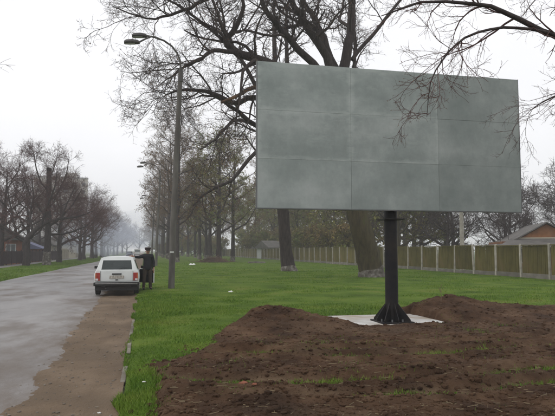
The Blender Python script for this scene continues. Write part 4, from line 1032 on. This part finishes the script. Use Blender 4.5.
def build_car(name, label, loc, rz, paint, open_door, cat='car'):
    root = thing(name, label, cat, loc, rz)
    body = loft([(.05, .26, .965, UP, 0), (.12, .34, 1, UP, 0), (.6, .7, 1, UP, 0), (1.4, 1.4, 1, UP, 0), (2.1, 2.0, 1, UP, 0), (2.86, 2.2, 1, UP, 0), (2.9, 2.9, 1, HOOD, 0), (3.5, 3.5, .99, [(x, z - .02) for x, z in HOOD], -.01), (3.98, 3.98, .97, [(x, z - .07) for x, z in HOOD], -.05), (4.07, 4.07, .94, [(x, z - .12) for x, z in HOOD], -.10)], 0, [paint])
    cab = loft([(.12, .32, .95, UP, 0), (.6, .7, .96, UP, 0), (2.0, 1.95, .96, UP, 0), (2.72, 2.14, .96, UP, 0)], .035, [M['interior']])
    cuts = [cab]
    def cb(c, s): cuts.append(MB().box(c, s).mesh('c', [M['interior']]))
    cuts.append(MB().prism([(-.55, .96), (.55, .96), (.50, 1.30), (-.50, 1.30)], 'y', -.3, .42).mesh('c', [M['interior']]))
    for s in (-1, 1):
        cb((s * .9, .78, 1.13), (.7, .62, .32))
        cuts.append(MB().prism([(1.18, .96), (2.0, .96), (2.0, 1.30), (1.18, 1.30)], 'x', s * .45, s * 1.2).mesh('c', [M['interior']]))
        cuts.append(MB().prism([(2.08, .96), (2.66, .96), (2.28, 1.30), (2.08, 1.30)], 'x', s * .45, s * 1.2).mesh('c', [M['interior']]))
        for yw in (.78, 3.2):
            cuts.append(MB().tube([(s * .55, yw, .29), (s * 1.1, yw, .29)], .345, 24).mesh('c', [M['interior']]))
    cuts.append(MB().prism([(2.0, 1.02), (3.2, 1.02), (3.2, 1.36), (2.24, 1.36)], 'x', -.56, .56).mesh('c', [M['interior']]))
    if open_door:
        cuts.append(MB().prism([(2.06, .36), (2.9, .36), (2.9, .9), (2.7, .96), (2.27, 1.32), (2.06, 1.32)], 'x', .62, 1.2).mesh('c', [M['interior']]))
    me = boolean(body, cuts, 'body')
    bo = obj('body', me, None, root)
    # glass
    def pane(nm, pts):
        f = MB(); a = [Vector(p) for p in pts]; nrm = (a[1] - a[0]).cross(a[2] - a[0]).normalized() * .006
        k = len(a); f.add([p + nrm for p in a] + [p - nrm for p in a], [tuple(range(k)), tuple(range(2 * k - 1, k - 1, -1))] + [(i_, (i_ + 1) % k, k + (i_ + 1) % k, k + i_) for i_ in range(k)])
        return f.build(nm, M['glass'], root)
    yz = lambda z: .068 + (.26 - .05) * (z - .92) / .52
    rw = pane('rear_window', [(-.55, yz(.96), .96), (.55, yz(.96), .96), (.50, yz(1.3), 1.30), (-.50, yz(1.3), 1.30)])
    MB().tube([(.02, .03, .97), (.26, .05, 1.03), (.42, .06, 1.05)], .007, 5).build('wiper', M['bumper'], root)
    pane('windscreen', [(-.58, 2.80, 1.0), (.58, 2.80, 1.0), (.54, 2.28, 1.37), (-.54, 2.28, 1.37)])
    for s in (-1, 1):
        for nm, q in (('side_window', [(.47, .96), (1.10, .96), (1.10, 1.3), (.47, 1.3)]), ('side_window', [(1.18, .96), (2.0, .96), (2.0, 1.3), (1.18, 1.3)]), ('side_window', [(2.08, .96), (2.66, .96), (2.28, 1.3), (2.08, 1.3)])):
            if open_door and s == 1 and q[0][0] > 2: continue
            pane(nm, [(s * (.725 - (z - .96) * .34), y, z) for y, z in q])
    # rear lights, plate, hatch details
    for s in (-1, 1):
        lt = MB().box((s * .675, .047, .70), (.165, .05, .29)).build('tail_light', M['red_lens'], root, bevel=.008)
        MB().box((s * .70, .018, .60), (.09, .016, .07)).build('reverse_lens', M['clear_lens'], lt)
        MB().box((s * .735, .018, .74), (.035, .014, .18)).build('indicator_lens', M['amber_lens'], lt)
        hl = MB().box((s * .6, 4.06, .68), (.24, .05, .18)).build('headlight', M['clear_lens'], root, bevel=.01)
    MB().box((0, .042, .685), (.52, .02, .115)).build('number_plate', M['plate'], root)
    MB().box((0, .03, .80), (.34, .05, .045)).build('plate_lamp', M['bumper'], root, bevel=.008)
    MB().box((0, .038, .585), (.09, .03, .03)).build('hatch_lock', M['bumper'], root)
    MB().box((0, .047, .535), (1.40, .012, .008)).build('hatch_seam', M['bumper'], root)
    for s in (-1, 1): MB().box((s * .575, .047, .72), (.006, .012, .38)).build('hatch_seam', M['bumper'], root)
    # bumpers
    for (y0, nm) in ((-.02, 'rear_bumper'), (4.12, 'front_bumper')):
        f = MB(); d_ = -1 if y0 < 1 else 1
        f.box((0, y0, .435), (1.62, .13, .13)); o = f.build(nm, M['bumper'], root, bevel=.02)
        MB().box((0, y0 + d_ * .066, .455), (1.5, .006, .018)).build('chrome_strip', M['chrome'], o)
    for s in (-1, 1): MB().box((s * .45, -.03, .36), (.12, .1, .06)).build('bumper_bracket', M['bumper'], root)
    MB().box((0, .04, .29), (1.52, .06, .17)).build('valance', M['bumper'], root)
    MB().tube([(-.38, -.06, .27), (-.38, .3, .27)], .025, 10).build('exhaust_pipe', M['dark_metal'], root)
    MB().box((0, 4.075, .68), (.9, .03, .16)).build('grille', M['bumper'], root)
    for s in (-1, 1):
        for yw in (.78, 3.2): wheel_parts(root, s * .70, yw)
        MB().box((s * .92, 2.62, .98), (.16, .06, .11)).build('mirror', M['bumper'], root, bevel=.015)
        MB().tube([(s * .60, .45, 1.375), (s * .60, 2.0, 1.375)], .012, 6).build('roof_gutter', paint, root)
    f = MB()
    f.box((0, 1.15, .60), (1.2, .14, .55), rot=(-.2, 0, 0)); f.box((0, 1.4, .45), (1.2, .45, .16)); f.build('rear_seat', M['interior'], root, bevel=.03)
    for s in (-1, 1):
        f = MB(); f.box((s * .34, 1.82, .70), (.46, .12, .62), rot=(-.2, 0, 0)); f.box((s * .34, 2.05, .45), (.46, .45, .15)); f.box((s * .34, 1.72, 1.09), (.26, .08, .16)); f.build('front_seat', M['interior'], root, bevel=.03)
    MB().box((0, 2.62, .82), (1.3, .2, .16)).build('dashboard', M['interior'], root)
    if open_door:
        dr = MB().prism([(0, .33), (-.84, .33), (-.84, .90), (0, .90)], 'x', -.03, .03).build('door', paint, root, bevel=.012, loc=(.81, 2.91, 0))
        dr.rotation_euler = (0, 0, R(43))
        fr = MB()
        for a, b_ in (((-.03, .9), (-.6, 1.31)), ((-.6, 1.31), (-.83, 1.31)), ((-.83, 1.31), (-.83, .9))):
            fr.tube([(0, a[0], a[1]), (0, b_[0], b_[1])], .022, 6)
        fr.build('window_frame', paint, dr)
        MB().prism([(-.1, .9), (-.82, .9), (-.82, 1.3), (-.6, 1.3)], 'x', -.004, .004).build('window', M['glass'], dr)
        MB().prism([(-.04, .36), (-.81, .36), (-.81, .885), (-.04, .885)], 'x', -.055, -.03).build('door_trim', M['interior'], dr)
        MB().box((-.085, -.45, .66), (.05, .3, .05)).build('armrest', M['interior'], dr, bevel=.01)
    return root
car = build_car('estate_car', 'white boxy estate car parked on the dirt shoulder with front door open', (-0.98, 21.9, -.045), 0, M['white_paint'], True)
fc = build_car('hatchback_car', 'dark blue car far down the road in the smoke', (-3.6, 150, -.07), math.pi, M['dark_paint'], False)
# far white van, seen from behind
van = thing('delivery_van', 'tiny white van far down the road near its vanishing point', 'van', (-2.2, 185, -.07))
f = MB().prism([(0, .35), (4.6, .35), (4.7, .95), (4.0, 1.25), (3.4, 2.15), (3.2, 2.25), (.1, 2.25), (0, 2.1)], 'x', -.95, .95); f.build('body', M['white_paint'], van, bevel=.06)
MB().box((0, -.005, 1.55), (1.5, .02, .6)).build('rear_window', M['glass'], van)
for s in (-1, 1):
    MB().box((s * .84, -.01, .9), (.14, .03, .35)).build('tail_light', M['red_lens'], van)
    for yw in (.9, 3.8): wheel_parts(van, s * .86, yw, .34)
MB().box((0, -.06, .42), (1.85, .12, .16)).build('rear_bumper', M['bumper'], van)

# ------------------------------------------------------------------ the man
M['jacket'] = mat_noise('black_jacket', two((.017, .017, .021), .25), 7, .8, .5, 14)
M['trousers'] = mat_noise('dark_trousers', two((.045, .034, .026), .25), 7, .85, .4, 16)
M['shoe'] = mat_noise('black_shoe', two((.02, .018, .017), .2), 9, .5)
M['skin'] = mat_noise('skin', two((.36, .2, .14), .1), 9, .6)
M['cap'] = mat_noise('dark_cap', two((.04, .028, .027), .25), 9, .85)
M['hair'] = mat_noise('hair', two((.03, .022, .018), .2), 9, .8)
def skin_mesh(name, chains, mats, subd=2):
    """chains: list of lists of (pos, radius); chains share vertices by identical position"""
    vid, pos, rad, ed = {}, [], [], []
    for ch in chains:
        prev = None
        for p, r_ in ch:
            key = tuple(round(c, 4) for c in p)
            if key not in vid: vid[key] = len(pos); pos.append(p); rad.append(r_)
            if prev is not None and prev != vid[key]: ed.append((prev, vid[key]))
            prev = vid[key]
    me = bpy.data.meshes.new(name); me.from_pydata(pos, ed, [])
    o = bpy.data.objects.new('tmp', me); C.objects.link(o)
    o.modifiers.new('s', 'SKIN'); sv = me.skin_vertices[0].data
    for k, r_ in enumerate(rad):
        sv[k].radius = (r_, r_) if not isinstance(r_, tuple) else r_
        sv[k].use_root = (k == 0)
    sb = o.modifiers.new('u', 'SUBSURF'); sb.levels = subd; sb.render_levels = subd
    bpy.context.view_layer.update()
    out = bpy.data.meshes.new_from_object(o.evaluated_get(bpy.context.evaluated_depsgraph_get())); out.name = name
    bpy.data.objects.remove(o)
    out.materials.clear()
    for m_ in mats: out.materials.append(m_)
    out.polygons.foreach_set('use_smooth', [True] * len(out.polygons))
    return out
man = thing('person', 'person in black jacket and cap leaning an arm on the white car', 'person', (0.13, 24.0, 0.03), R(8))
# local: facing -y (towards the camera); person's right is -x
PEL, CH, NK, HD = (0, 0, .93), (0, .01, 1.25), (0, .0, 1.43), (0, -.01, 1.54)
SR, ER, HR = (-.18, 0, 1.37), (-.36, -.05, 1.31), (-.56, -.10, 1.345)
SL, EL, HL = (.18, 0, 1.37), (.255, .05, 1.11), (.25, -.03, .87)
KR, AR = (-.12, -.02, .50), (-.14, .02, .09)
KL, AL = (.11, -.03, .50), (.13, .0, .09)
HPR, HPL = (-.09, 0, .89), (.09, 0, .89)
body_ch = [[(PEL, .12), ((0, 0, 1.08), .115), (CH, .135), ((0, 0, 1.38), .09), (NK, .052), ((0, -.005, 1.49), .06), (HD, .085), ((0, -.005, 1.60), .088), ((0, 0, 1.66), .06)],
           [((0, 0, 1.38), .09), (SR, .055), (ER, .04), (HR, .028), ((-.63, -.115, 1.365), .033), ((-.68, -.13, 1.37), .028)],
           [((0, 0, 1.38), .09), (SL, .055), (EL, .04), (HL, .028), ((.245, -.05, .80), .034), ((.24, -.06, .76), .028)],
           [(PEL, .12), (HPR, .09), (KR, .058), (AR, .04), ((-.15, -.10, .035), .035), ((-.155, -.17, .03), .025)],
           [(PEL, .12), (HPL, .09), (KL, .058), (AL, .04), ((.15, -.12, .035), .035), ((.155, -.19, .03), .025)],
           [((0, -.01, 1.54), .085), ((0, -.10, 1.535), .014)]]
for (base, dirs) in (((-.68, -.13, 1.37), [(-.07, .03 - .02 * k, -.018 * (k % 2)) for k in range(4)]), ((.24, -.06, .76), [(.015 - .012 * k, -.018 + .02 * k, -.075 + .006 * abs(k - 1)) for k in range(4)])):
    for k, d_ in enumerate(dirs):
        q1 = tuple(base[j] + d_[j] * .6 for j in range(3)); q2 = tuple(base[j] + d_[j] * 1.15 + (-.01 if j == 2 else 0) for j in range(3))
        body_ch.append([(base, .028), (q1, .0095), (q2, .008)])
body_ch.append([((-.63, -.115, 1.365), .033), ((-.65, -.16, 1.36), .011), ((-.685, -.175, 1.355), .009)])
body_ch.append([((.245, -.05, .80), .034), ((.205, -.085, .785), .011), ((.2, -.10, .755), .009)])
obj('body', skin_mesh('body', body_ch, [M['skin']]), None, man)
jk = [[((0, .005, .76), (.20, .15)), ((0, .0, .90), (.195, .145)), ((0, .0, 1.12), (.185, .145)), ((0, .01, 1.27), (.19, .15)), ((0, 0, 1.385), (.11, .10)), ((0, 0, 1.45), (.07, .07))],
      [((0, 0, 1.385), (.11, .10)), ((-.17, 0, 1.375), .088), (ER, .066), (HR, .05)],
      [((0, 0, 1.385), (.11, .10)), ((.17, 0, 1.375), .088), (EL, .066), ((.25, -.025, .89), .05)]]
obj('jacket', skin_mesh('jacket', jk, [M['jacket']]), None, man)
tr = [[((0, 0, 1.02), (.15, .11)), ((0, 0, .93), (.165, .125)), ((-.095, 0, .83), .105), (KR, .078), ((-.138, .02, .12), .066), ((-.14, .01, .06), .064)], [((0, 0, .93), (.165, .125)), ((.095, 0, .83), .105), (KL, .078), ((.128, 0, .12), .066), ((.13, -.01, .06), .064)]]
obj('trousers', skin_mesh('trousers', tr, [M['trousers']]), None, man)
for s, a in ((-1, (-.14, .03)), (1, (.13, .01))):
    obj('shoe', skin_mesh('shoe', [[((a[0], a[1] + .04, .045), .045), ((a[0] + s * .005, a[1] - .08, .05), .05), ((a[0] + s * .012, a[1] - .17, .04), .04), ((a[0] + s * .014, a[1] - .21, .035), .03)]], [M['shoe']]), None, man)
# face and hair
for s in (-1, 1):
    MB().box((s * .034, -.088, 1.565), (.026, .012, .012)).build('eye', M['hair'], man, bevel=.004)
    obj('ear', skin_mesh('ear', [[((s * .088, .0, 1.58), (.012, .024)), ((s * .09, .005, 1.53), (.012, .018))]], [M['skin']]), None, man)
MB().box((0, -.083, 1.492), (.05, .012, .010)).build('mouth', M['hair'], man, bevel=.003)
obj('hair', skin_mesh('hair', [[((0, .03, 1.53), (.085, .075)), ((0, .03, 1.61), (.09, .085))]], [M['hair']]), None, man)
cp = MB()
rings = [(1.60, .108, .115), (1.64, .118, .128), (1.685, .132, .14), (1.71, .118, .125), (1.72, .05, .055)]
vs_ = [(math.cos(t) * a, .0 + math.sin(t) * b_, z) for z, a, b_ in rings for t in [k * math.pi / 9 for k in range(18)]]
cp.add(vs_, [(a * 18 + k, a * 18 + (k + 1) % 18, (a + 1) * 18 + (k + 1) % 18, (a + 1) * 18 + k) for a in range(4) for k in range(18)] + [tuple(range(72, 90)), tuple(range(18))[::-1]])
co = cp.build('cap', M['cap'], man, smooth=True)
vz = MB(); top = [(math.cos(t) * .10, -.08 + math.sin(t) * .11, 1.607 - .02 * abs(math.sin(t))) for t in [math.pi + k * math.pi / 8 for k in range(9)]]
vz.add(top + [(x, y, z - .012) for x, y, z in top], [tuple(range(9)), tuple(range(17, 8, -1))] + [(k, k + 1, 10 + k, 9 + k) for k in range(8)]); vz.build('visor', M['cap'], co)

# ------------------------------------------------------------------ left-hand houses, garden fence, blocks
M['orange_brick'] = mat_noise('orange_brick', [(0.3, (.2, .065, .035)), (.7, (.3, .10, .055))], 1.5, .9, grime=(.17, .08, .055), gscale=.5)
M['blue_roof'] = mat_noise('blue_roof', two((.12, .13, .22), .2), 1.2, .6)
M['grey_roof'] = mat_noise('slate_roof', [(0.3, (.085, .08, .075)), (.7, (.15, .14, .13))], 1.2, .85, stretch=(1, 1, 3))
M['dark_fence'] = mat_noise('dark_fence', two((.045, .028, .03), .25), 1.2, .8)
M['red_paint'] = mat_noise('red_paint', two((.25, .035, .03), .15), 2, .7)
M['cream'] = mat_noise('cream_plaster', two((.42, .38, .31), .12), 1, .9)
M['white_frame'] = mat_noise('white_frame', two((.55, .56, .56), .08), 3, .6)
M['window_glass'] = mat_noise('window_glass', two((.07, .08, .09), .2), 1, .12, spec=.5)
def window(root, x, y, z, w_, h_, face):
    """face: 'x' wall facing +x, '-y' wall facing -y"""
    r_ = (0, 0, 0) if face == '-y' else (0, 0, R(90))
    f = MB()
    for s in (-1, 1): f.box((s * (w_ / 2 - .03), -.02, 0), (.07, .06, h_)); f.box((0, -.021, s * (h_ / 2 - .03)), (w_, .06, .07))
    f.box((0, -.022, 0), (.06, .05, h_ - .1))
    o = f.build('window', M['white_frame'], root, loc=(x, y, z)); o.rotation_euler = r_
    MB().box((0, 0.0, 0), (w_ - .1, .03, h_ - .1)).build('pane', M['window_glass'], o)
def house(name, label, loc, rz, sx, sy, hz, wall, roof, rh, wins, over=.4, ridge='y', chimney=True):
    root = thing(name, label, 'house', loc, rz)
    MB().box((0, 0, hz / 2 - .1), (sx, sy, hz + .2)).build('wall', wall, root)
    f = MB(); a, b_ = sx / 2 + over, sy / 2 + over
    if ridge == 'y':
        f.prism([(-a, hz - .05), (0, hz + rh), (a, hz - .05), (a, hz - .17), (-a, hz - .17)], 'y', -b_, b_)
    else:
        f.prism([(-b_, hz - .05), (0, hz + rh), (b_, hz - .05), (b_, hz - .17), (-b_, hz - .17)], 'x', -a, a)
    ro = f.build('roof', roof, root)
    if chimney: MB().box((sx * .15, sy * .1, hz + rh), (.6, .6, 1.0)).build('chimney', wall, ro)
    for w_ in wins: window(root, *w_)
    return root
house('brick_house', 'orange brick house with white framed window at the left picture edge', (-19.6, 81.5, 0), R(2), 8, 7, 3.1, M['orange_brick'], M['grey_roof'], 2.2, [(-2.3, -3.51, 1.75, 1.5, 1.5, '-y'), (.6, -3.51, 1.75, 1.5, 1.5, '-y'), (3.0, -3.51, 1.75, 1.2, 1.4, '-y'), (4.01, 1, 1.75, 1.5, 1.5, 'x')])
house('brick_annexe', 'low orange brick building with blue roof behind the dark fence', (-18.3, 96, 0), R(2), 5.4, 7, 2.0, M['orange_brick'], M['blue_roof'], 1.2, [(2.81, 1, 1.3, 1.2, 1.0, 'x')], chimney=False)
house('cream_house', 'small cream plastered house right of the whitewashed pollard', (-18.2, 110, 0), 0, 5, 8, 2.6, M['cream'], M['grey_roof'], 1.6, [(2.51, -1.5, 1.5, 1.2, 1.2, 'x'), (2.51, 1.8, 1.5, 1.2, 1.2, 'x'), (-.9, -4.01, 1.5, 1.1, 1.2, '-y'), (1.2, -4.01, 1.5, 1.1, 1.2, '-y')])
house('far_cottage', 'low house under bare trees far along the left verge', (-19, 140, 0), 0, 8, 10, 3, M['cream'], M['grey_roof'], 2, [(4.01, -2, 1.6, 1.3, 1.3, 'x'), (4.01, 2, 1.6, 1.3, 1.3, 'x')])
gf = thing('garden_fence', 'dark purple brown garden fence along the left footpath', 'fence', (-14.75, 58, 0))
gpm = MB().box((0, 0, .8), (.1, .1, 1.75)).mesh('post', [M['dark_fence']]); 
f = MB()
for k in range(14): f.box((0, -1.19 + .17 * (k + .5), .82), (.02, .155, 1.4))
gpan = f.mesh('board_panel', [M['dark_fence']])
for k in range(20):
    obj('post', gpm, None, gf, (0, k * 2.5, 0)); obj('board_panel', gpan, None, gf, (0, k * 2.5 + 1.25, rs.uniform(-.03, .03)))
gp = thing('gate_post', 'red painted gate post at the left picture edge', 'gate post', (-14.6, 57.2, 0))
MB().box((0, 0, 1.0), (.3, .3, 2.1)).build('post', M['red_paint'], gp, bevel=.02); MB().box((0, 0, 2.1), (.38, .38, .1)).build('cap', M['red_paint'], gp)
cw = thing('garden_wall', 'pale cream garden wall beyond the dark fence on the left', 'wall', (-14.75, 108.3, 0))
for k in range(4):
    MB().box((0, 1.5 + 3 * k, .85), (.2, 2.97, 1.9)).build('panel', M['cream'], cw); MB().box((0, 3 * k, .95), (.3, .3, 2.1)).build('pier', M['cream'], cw)

M['block_panel'] = mat_noise('block_panel', [(0.3, (.42, .39, .35)), (.7, (.56, .53, .48))], .25, .9)
M['block_dark'] = mat_noise('block_grey', [(0.3, (.3, .3, .3)), (.7, (.4, .4, .39))], .25, .9)
M['balcony'] = mat_noise('balcony_panel', two((.40, .38, .34), .15), .6, .9)
def block(label, loc, rz, sx, sy, floors, mat):
    root = thing('apartment_block', label, 'apartment block', loc, rz, 'apartment blocks behind the left trees')
    H = floors * 2.9 + 1.2
    MB().box((0, 0, H / 2), (sx, sy, H)).build('wall', mat, root)
    MB().box((0, 0, H + .35), (sx + .3, sy + .3, .7)).build('parapet', M['block_dark'], root)
    MB().box((sx * .2, 0, H + 1.8), (4, 4, 2.4)).build('lift_house', mat, root)
    wm = MB().box((0, 0, 0), (1.5, .12, 1.45)).mesh('window', [M['window_glass']]); bm_ = MB().box((0, -.55, -.55), (2.6, 1.1, 1.0)).mesh('balcony', [M['balcony']])
    wm2 = MB().box((0, 0, 0), (.12, 1.5, 1.45)).mesh('window', [M['window_glass']])
    n_ = int(sx / 3.2)
    for fl in range(floors):
        for k in range(n_):
            x = -sx / 2 + sx / n_ * (k + .5); z = 1.9 + fl * 2.9
            obj('window', wm, None, root, (x, -sy / 2 - .02, z))
            if k % 3 == 1 and fl: obj('balcony', bm_, None, root, (x, -sy / 2 - .02, z))
        for k in range(3): obj('window', wm2, None, root, (sx / 2 + .02, -sy / 2 + sy / 3 * (k + .5), 1.9 + fl * 2.9))
    return root
block('nearer pale apartment block rising behind the left trees', (-33.5, 245, 0), R(8), 20, 13, 10, M['block_panel'])
block('farther faint apartment block above the end of the road', (-46, 470, 0), R(4), 24, 14, 9, M['block_dark'])
block('grey apartment block mostly hidden behind the leftmost trees', (-84, 250, 0), R(10), 30, 13, 8, M['block_dark'])

# ------------------------------------------------------------------ right-hand house beyond the fence
M['brown_brick'] = mat_noise('brown_brick', [(0.3, (.2, .085, .035)), (.7, (.3, .14, .065))], 3, .9, grime=(.17, .085, .05), gscale=1)
rh = thing('gabled_house', 'brown brick gabled house with grey skirt roof beyond the fence', 'house', (31.0, 39.2, 0), R(-26))
MB().box((0, 4, 1.15), (6.6, 8, 2.4)).build('wall', M['brown_brick'], rh)
f = MB(); f.prism([(-2.05, 2.55), (2.05, 2.55), (0, 3.72)], 'y', -.1, 8.0); f.build('gable', M['brown_brick'], rh)
f = MB()
for s in (-1, 1):
    f.add([(0, -.35, 3.78), (s * 2.5, -.35, 2.36), (s * 2.5, 8.3, 2.36), (0, 8.3, 3.78), (0, -.35, 3.88), (s * 2.55, -.35, 2.44), (s * 2.55, 8.3, 2.44), (0, 8.3, 3.88)], [(0, 1, 2, 3), (4, 7, 6, 5), (0, 4, 5, 1), (1, 5, 6, 2), (2, 6, 7, 3)])
f.build('roof', M['grey_roof'], rh)
f = MB(); f.add([(-3.9, -1.5, 1.9), (3.9, -1.5, 1.9), (2.6, 0.0, 2.62), (-2.6, 0.0, 2.62), (-3.9, -1.5, 1.8), (3.9, -1.5, 1.8), (2.6, 0.0, 2.5), (-2.6, 0.0, 2.5)], [(0, 1, 2, 3), (4, 7, 6, 5), (0, 4, 5, 1), (1, 5, 6, 2), (2, 6, 7, 3), (3, 7, 4, 0)])
for s in (-1, 1): f.add([(s * 3.9, -1.5, 1.9), (s * 3.9, 9, 1.9), (s * 2.3, 9, 2.6), (s * 2.3, 0, 2.6), (s * 3.9, -1.5, 1.8), (s * 3.9, 9, 1.8), (s * 2.3, 9, 2.5), (s * 2.3, 0, 2.5)], [(0, 1, 2, 3), (4, 7, 6, 5), (0, 4, 5, 1), (1, 5, 6, 2), (2, 6, 7, 3), (3, 7, 4, 0)])
f.build('skirt_roof', M['grey_roof'], rh)
MB().box((0, -.14, 2.6), (4.3, .08, .09)).build('gable_sill', M['cream'], rh)
for x in (-1.8, 1.6): window(rh, x, -.02, 1.2, 1.2, 1.2, '-y')
for (x, y, h_, lab) in ((29.2, 41.5, 6.1, 'taller thin antenna mast above the gabled house'), (28.6, 41.7, 5.3, 'shorter thin antenna mast left of the taller one')):
    an = thing('antenna_mast', lab, 'antenna', (x, y, 0)); MB().tube([(0, 0, 0), (0, 0, h_)], [.028, .018], 6).build('mast', M['dark_metal'], an); MB().tube([(-.25, 0, h_ - .4), (.25, 0, h_ - .4)], .01, 5).build('crossbar', M['dark_metal'], an)
up_ = thing('utility_pole', 'pale concrete utility pole behind the fence under the billboard corner', 'pole', (24.4, 40.6, 0))
MB().tube([(0, 0, -.2), (0, 0, 6.6)], [.19, .14], 10).build('pole', M['fence_post'], up_, smooth=True); MB().box((0, 0, 6.3), (1.2, .08, .08)).build('crossarm', M['dark_metal'], up_)
ph = house('pale_bungalow', 'pale small building beyond the fence left of the whitewashed tall tree', (26.5, 108, 0), R(12), 9, 6, 2.2, M['white_frame'], M['grey_roof'], 1.3, [(-2, -3.01, 1.3, 1.2, 1.1, '-y'), (2, -3.01, 1.3, 1.2, 1.1, '-y')], ridge='x', chimney=False)

# ------------------------------------------------------------------ small things on the ground
M['litter'] = mat_noise('white_litter', two((.62, .62, .6), .1), 20, .7)
def crumple(name, label, x, y, z, s, mat, seed):
    r_ = random.Random(seed); bm = bmesh.new(); bmesh.ops.create_icosphere(bm, subdivisions=2, radius=1)
    for v in bm.verts: v.co = Vector((v.co.x * s * r_.uniform(.6, 1.3), v.co.y * s * .8 * r_.uniform(.6, 1.3), max(-.2, v.co.z) * s * .45 * r_.uniform(.4, 1.3)))
    me = bpy.data.meshes.new(name); bm.to_mesh(me); bm.free()
    tag(obj(name, me, mat, None, (x, y, z)), label, 'litter')
crumple('plastic_bag', 'crumpled white bag on the lawn behind the first street lamp', 4.9, 60.5, .12, .38, M['litter'], 1)
crumple('paper_scrap', 'white paper scrap on the grass between lamp and soil', 3.15, 21.3, .08, .10, M['litter'], 2)
crumple('paper_scrap', 'tiny white scrap at the kerb edge of the grass', .02, 7.05, .07, .022, M['litter'], 3)
crumple('paper_scrap', 'tiny white scrap on the dirt shoulder', -.42, 6.2, -.03, .02, M['litter'], 4)
crumple('brick_fragment', 'orange brick fragment lying in the rutted soil', 1.1, 6.42, .14, .05, M['orange_brick'], 5)
crumple('brick_fragment', 'second smaller brick fragment in the rutted soil', 1.22, 6.38, .13, .03, M['orange_brick'], 6)
mh = thing('concrete_cover', 'flat pale concrete cover lying in the lawn before the fence', 'concrete cover', (13.6, 70, .02))
MB().box((0, 0, .1), (2.0, 1.3, .22)).build('slab', M['plinth'], mh, bevel=.02); MB().tube([(0, 0, .2), (0, 0, .25)], .33, 18).build('lid', M['dark_metal'], mh)
# dry plant stem standing on the right mound
ps = MB(); zb_ = float(soil_z(np.array([7.05]), np.array([12.75]))[0])
ps.tube([(0, 0, -.05), (.02, 0, .15), (.0, .02, .30), (.05, .02, .42)], [.008, .007, .006, .004], 5); ps.tube([(.01, .01, .2), (.10, 0, .36)], [.005, .003], 4); ps.tube([(.0, .01, .26), (-.07, 0, .37)], [.005, .003], 4)
tag(ps.build('dry_stem', mat_noise('dry_stem', two((.2, .15, .1), .2), 9, .9), loc=(7.05, 12.75, zb_)), 'thin dry forked stem sticking out of the right soil mound', 'plant')

# ------------------------------------------------------------------ air
def volume_mat(name, dens, col, nz=None):
    m = bpy.data.materials.new(name); m.use_nodes = True; n, l = m.node_tree.nodes, m.node_tree.links
    n.remove(n['Principled BSDF'])
    v = n.new('ShaderNodeVolumePrincipled'); v.inputs['Color'].default_value = (*col, 1); v.inputs['Density'].default_value = dens
    v.inputs['Anisotropy'].default_value = 0.0
    l.new(v.outputs['Volume'], n['Material Output'].inputs['Volume'])
    return m
hz = MB().box((0, 0, 24), (2900, 2900, 51)).build('haze', volume_mat('haze', 0.0011, (.97, .975, 1.0)))
tag(hz, 'thin pale spring haze over the whole street', 'haze', kind='stuff')
def smoke(name, label, loc, s, seed, dens):
    rg = np.random.default_rng(seed)
    bm = bmesh.new(); bmesh.ops.create_icosphere(bm, subdivisions=4, radius=1)
    for v in bm.verts:
        p = v.co.copy(); k = 1 + .35 * math.sin(p.x * 3 + seed) * math.cos(p.y * 4 - seed) + .25 * math.sin(p.z * 5 + p.x * 4)
        v.co = Vector((p.x * s[0] * k, p.y * s[1] * k, p.z * s[2] * k))
    me = bpy.data.meshes.new(name); bm.to_mesh(me); bm.free()
    tag(obj(name, me, volume_mat(name, dens, (.80, .86, 1.0)), None, loc), label, 'smoke', kind='stuff')
smoke('smoke_drift', 'bluish smoke drifting across the far end of the road', (-7, 135, 4.2), (8, 16, 3.6), 1, .035)
smoke('smoke_drift', 'thinner bluish smoke high before the far left trees', (-10, 165, 7.5), (12, 22, 5.5), 2, .018)
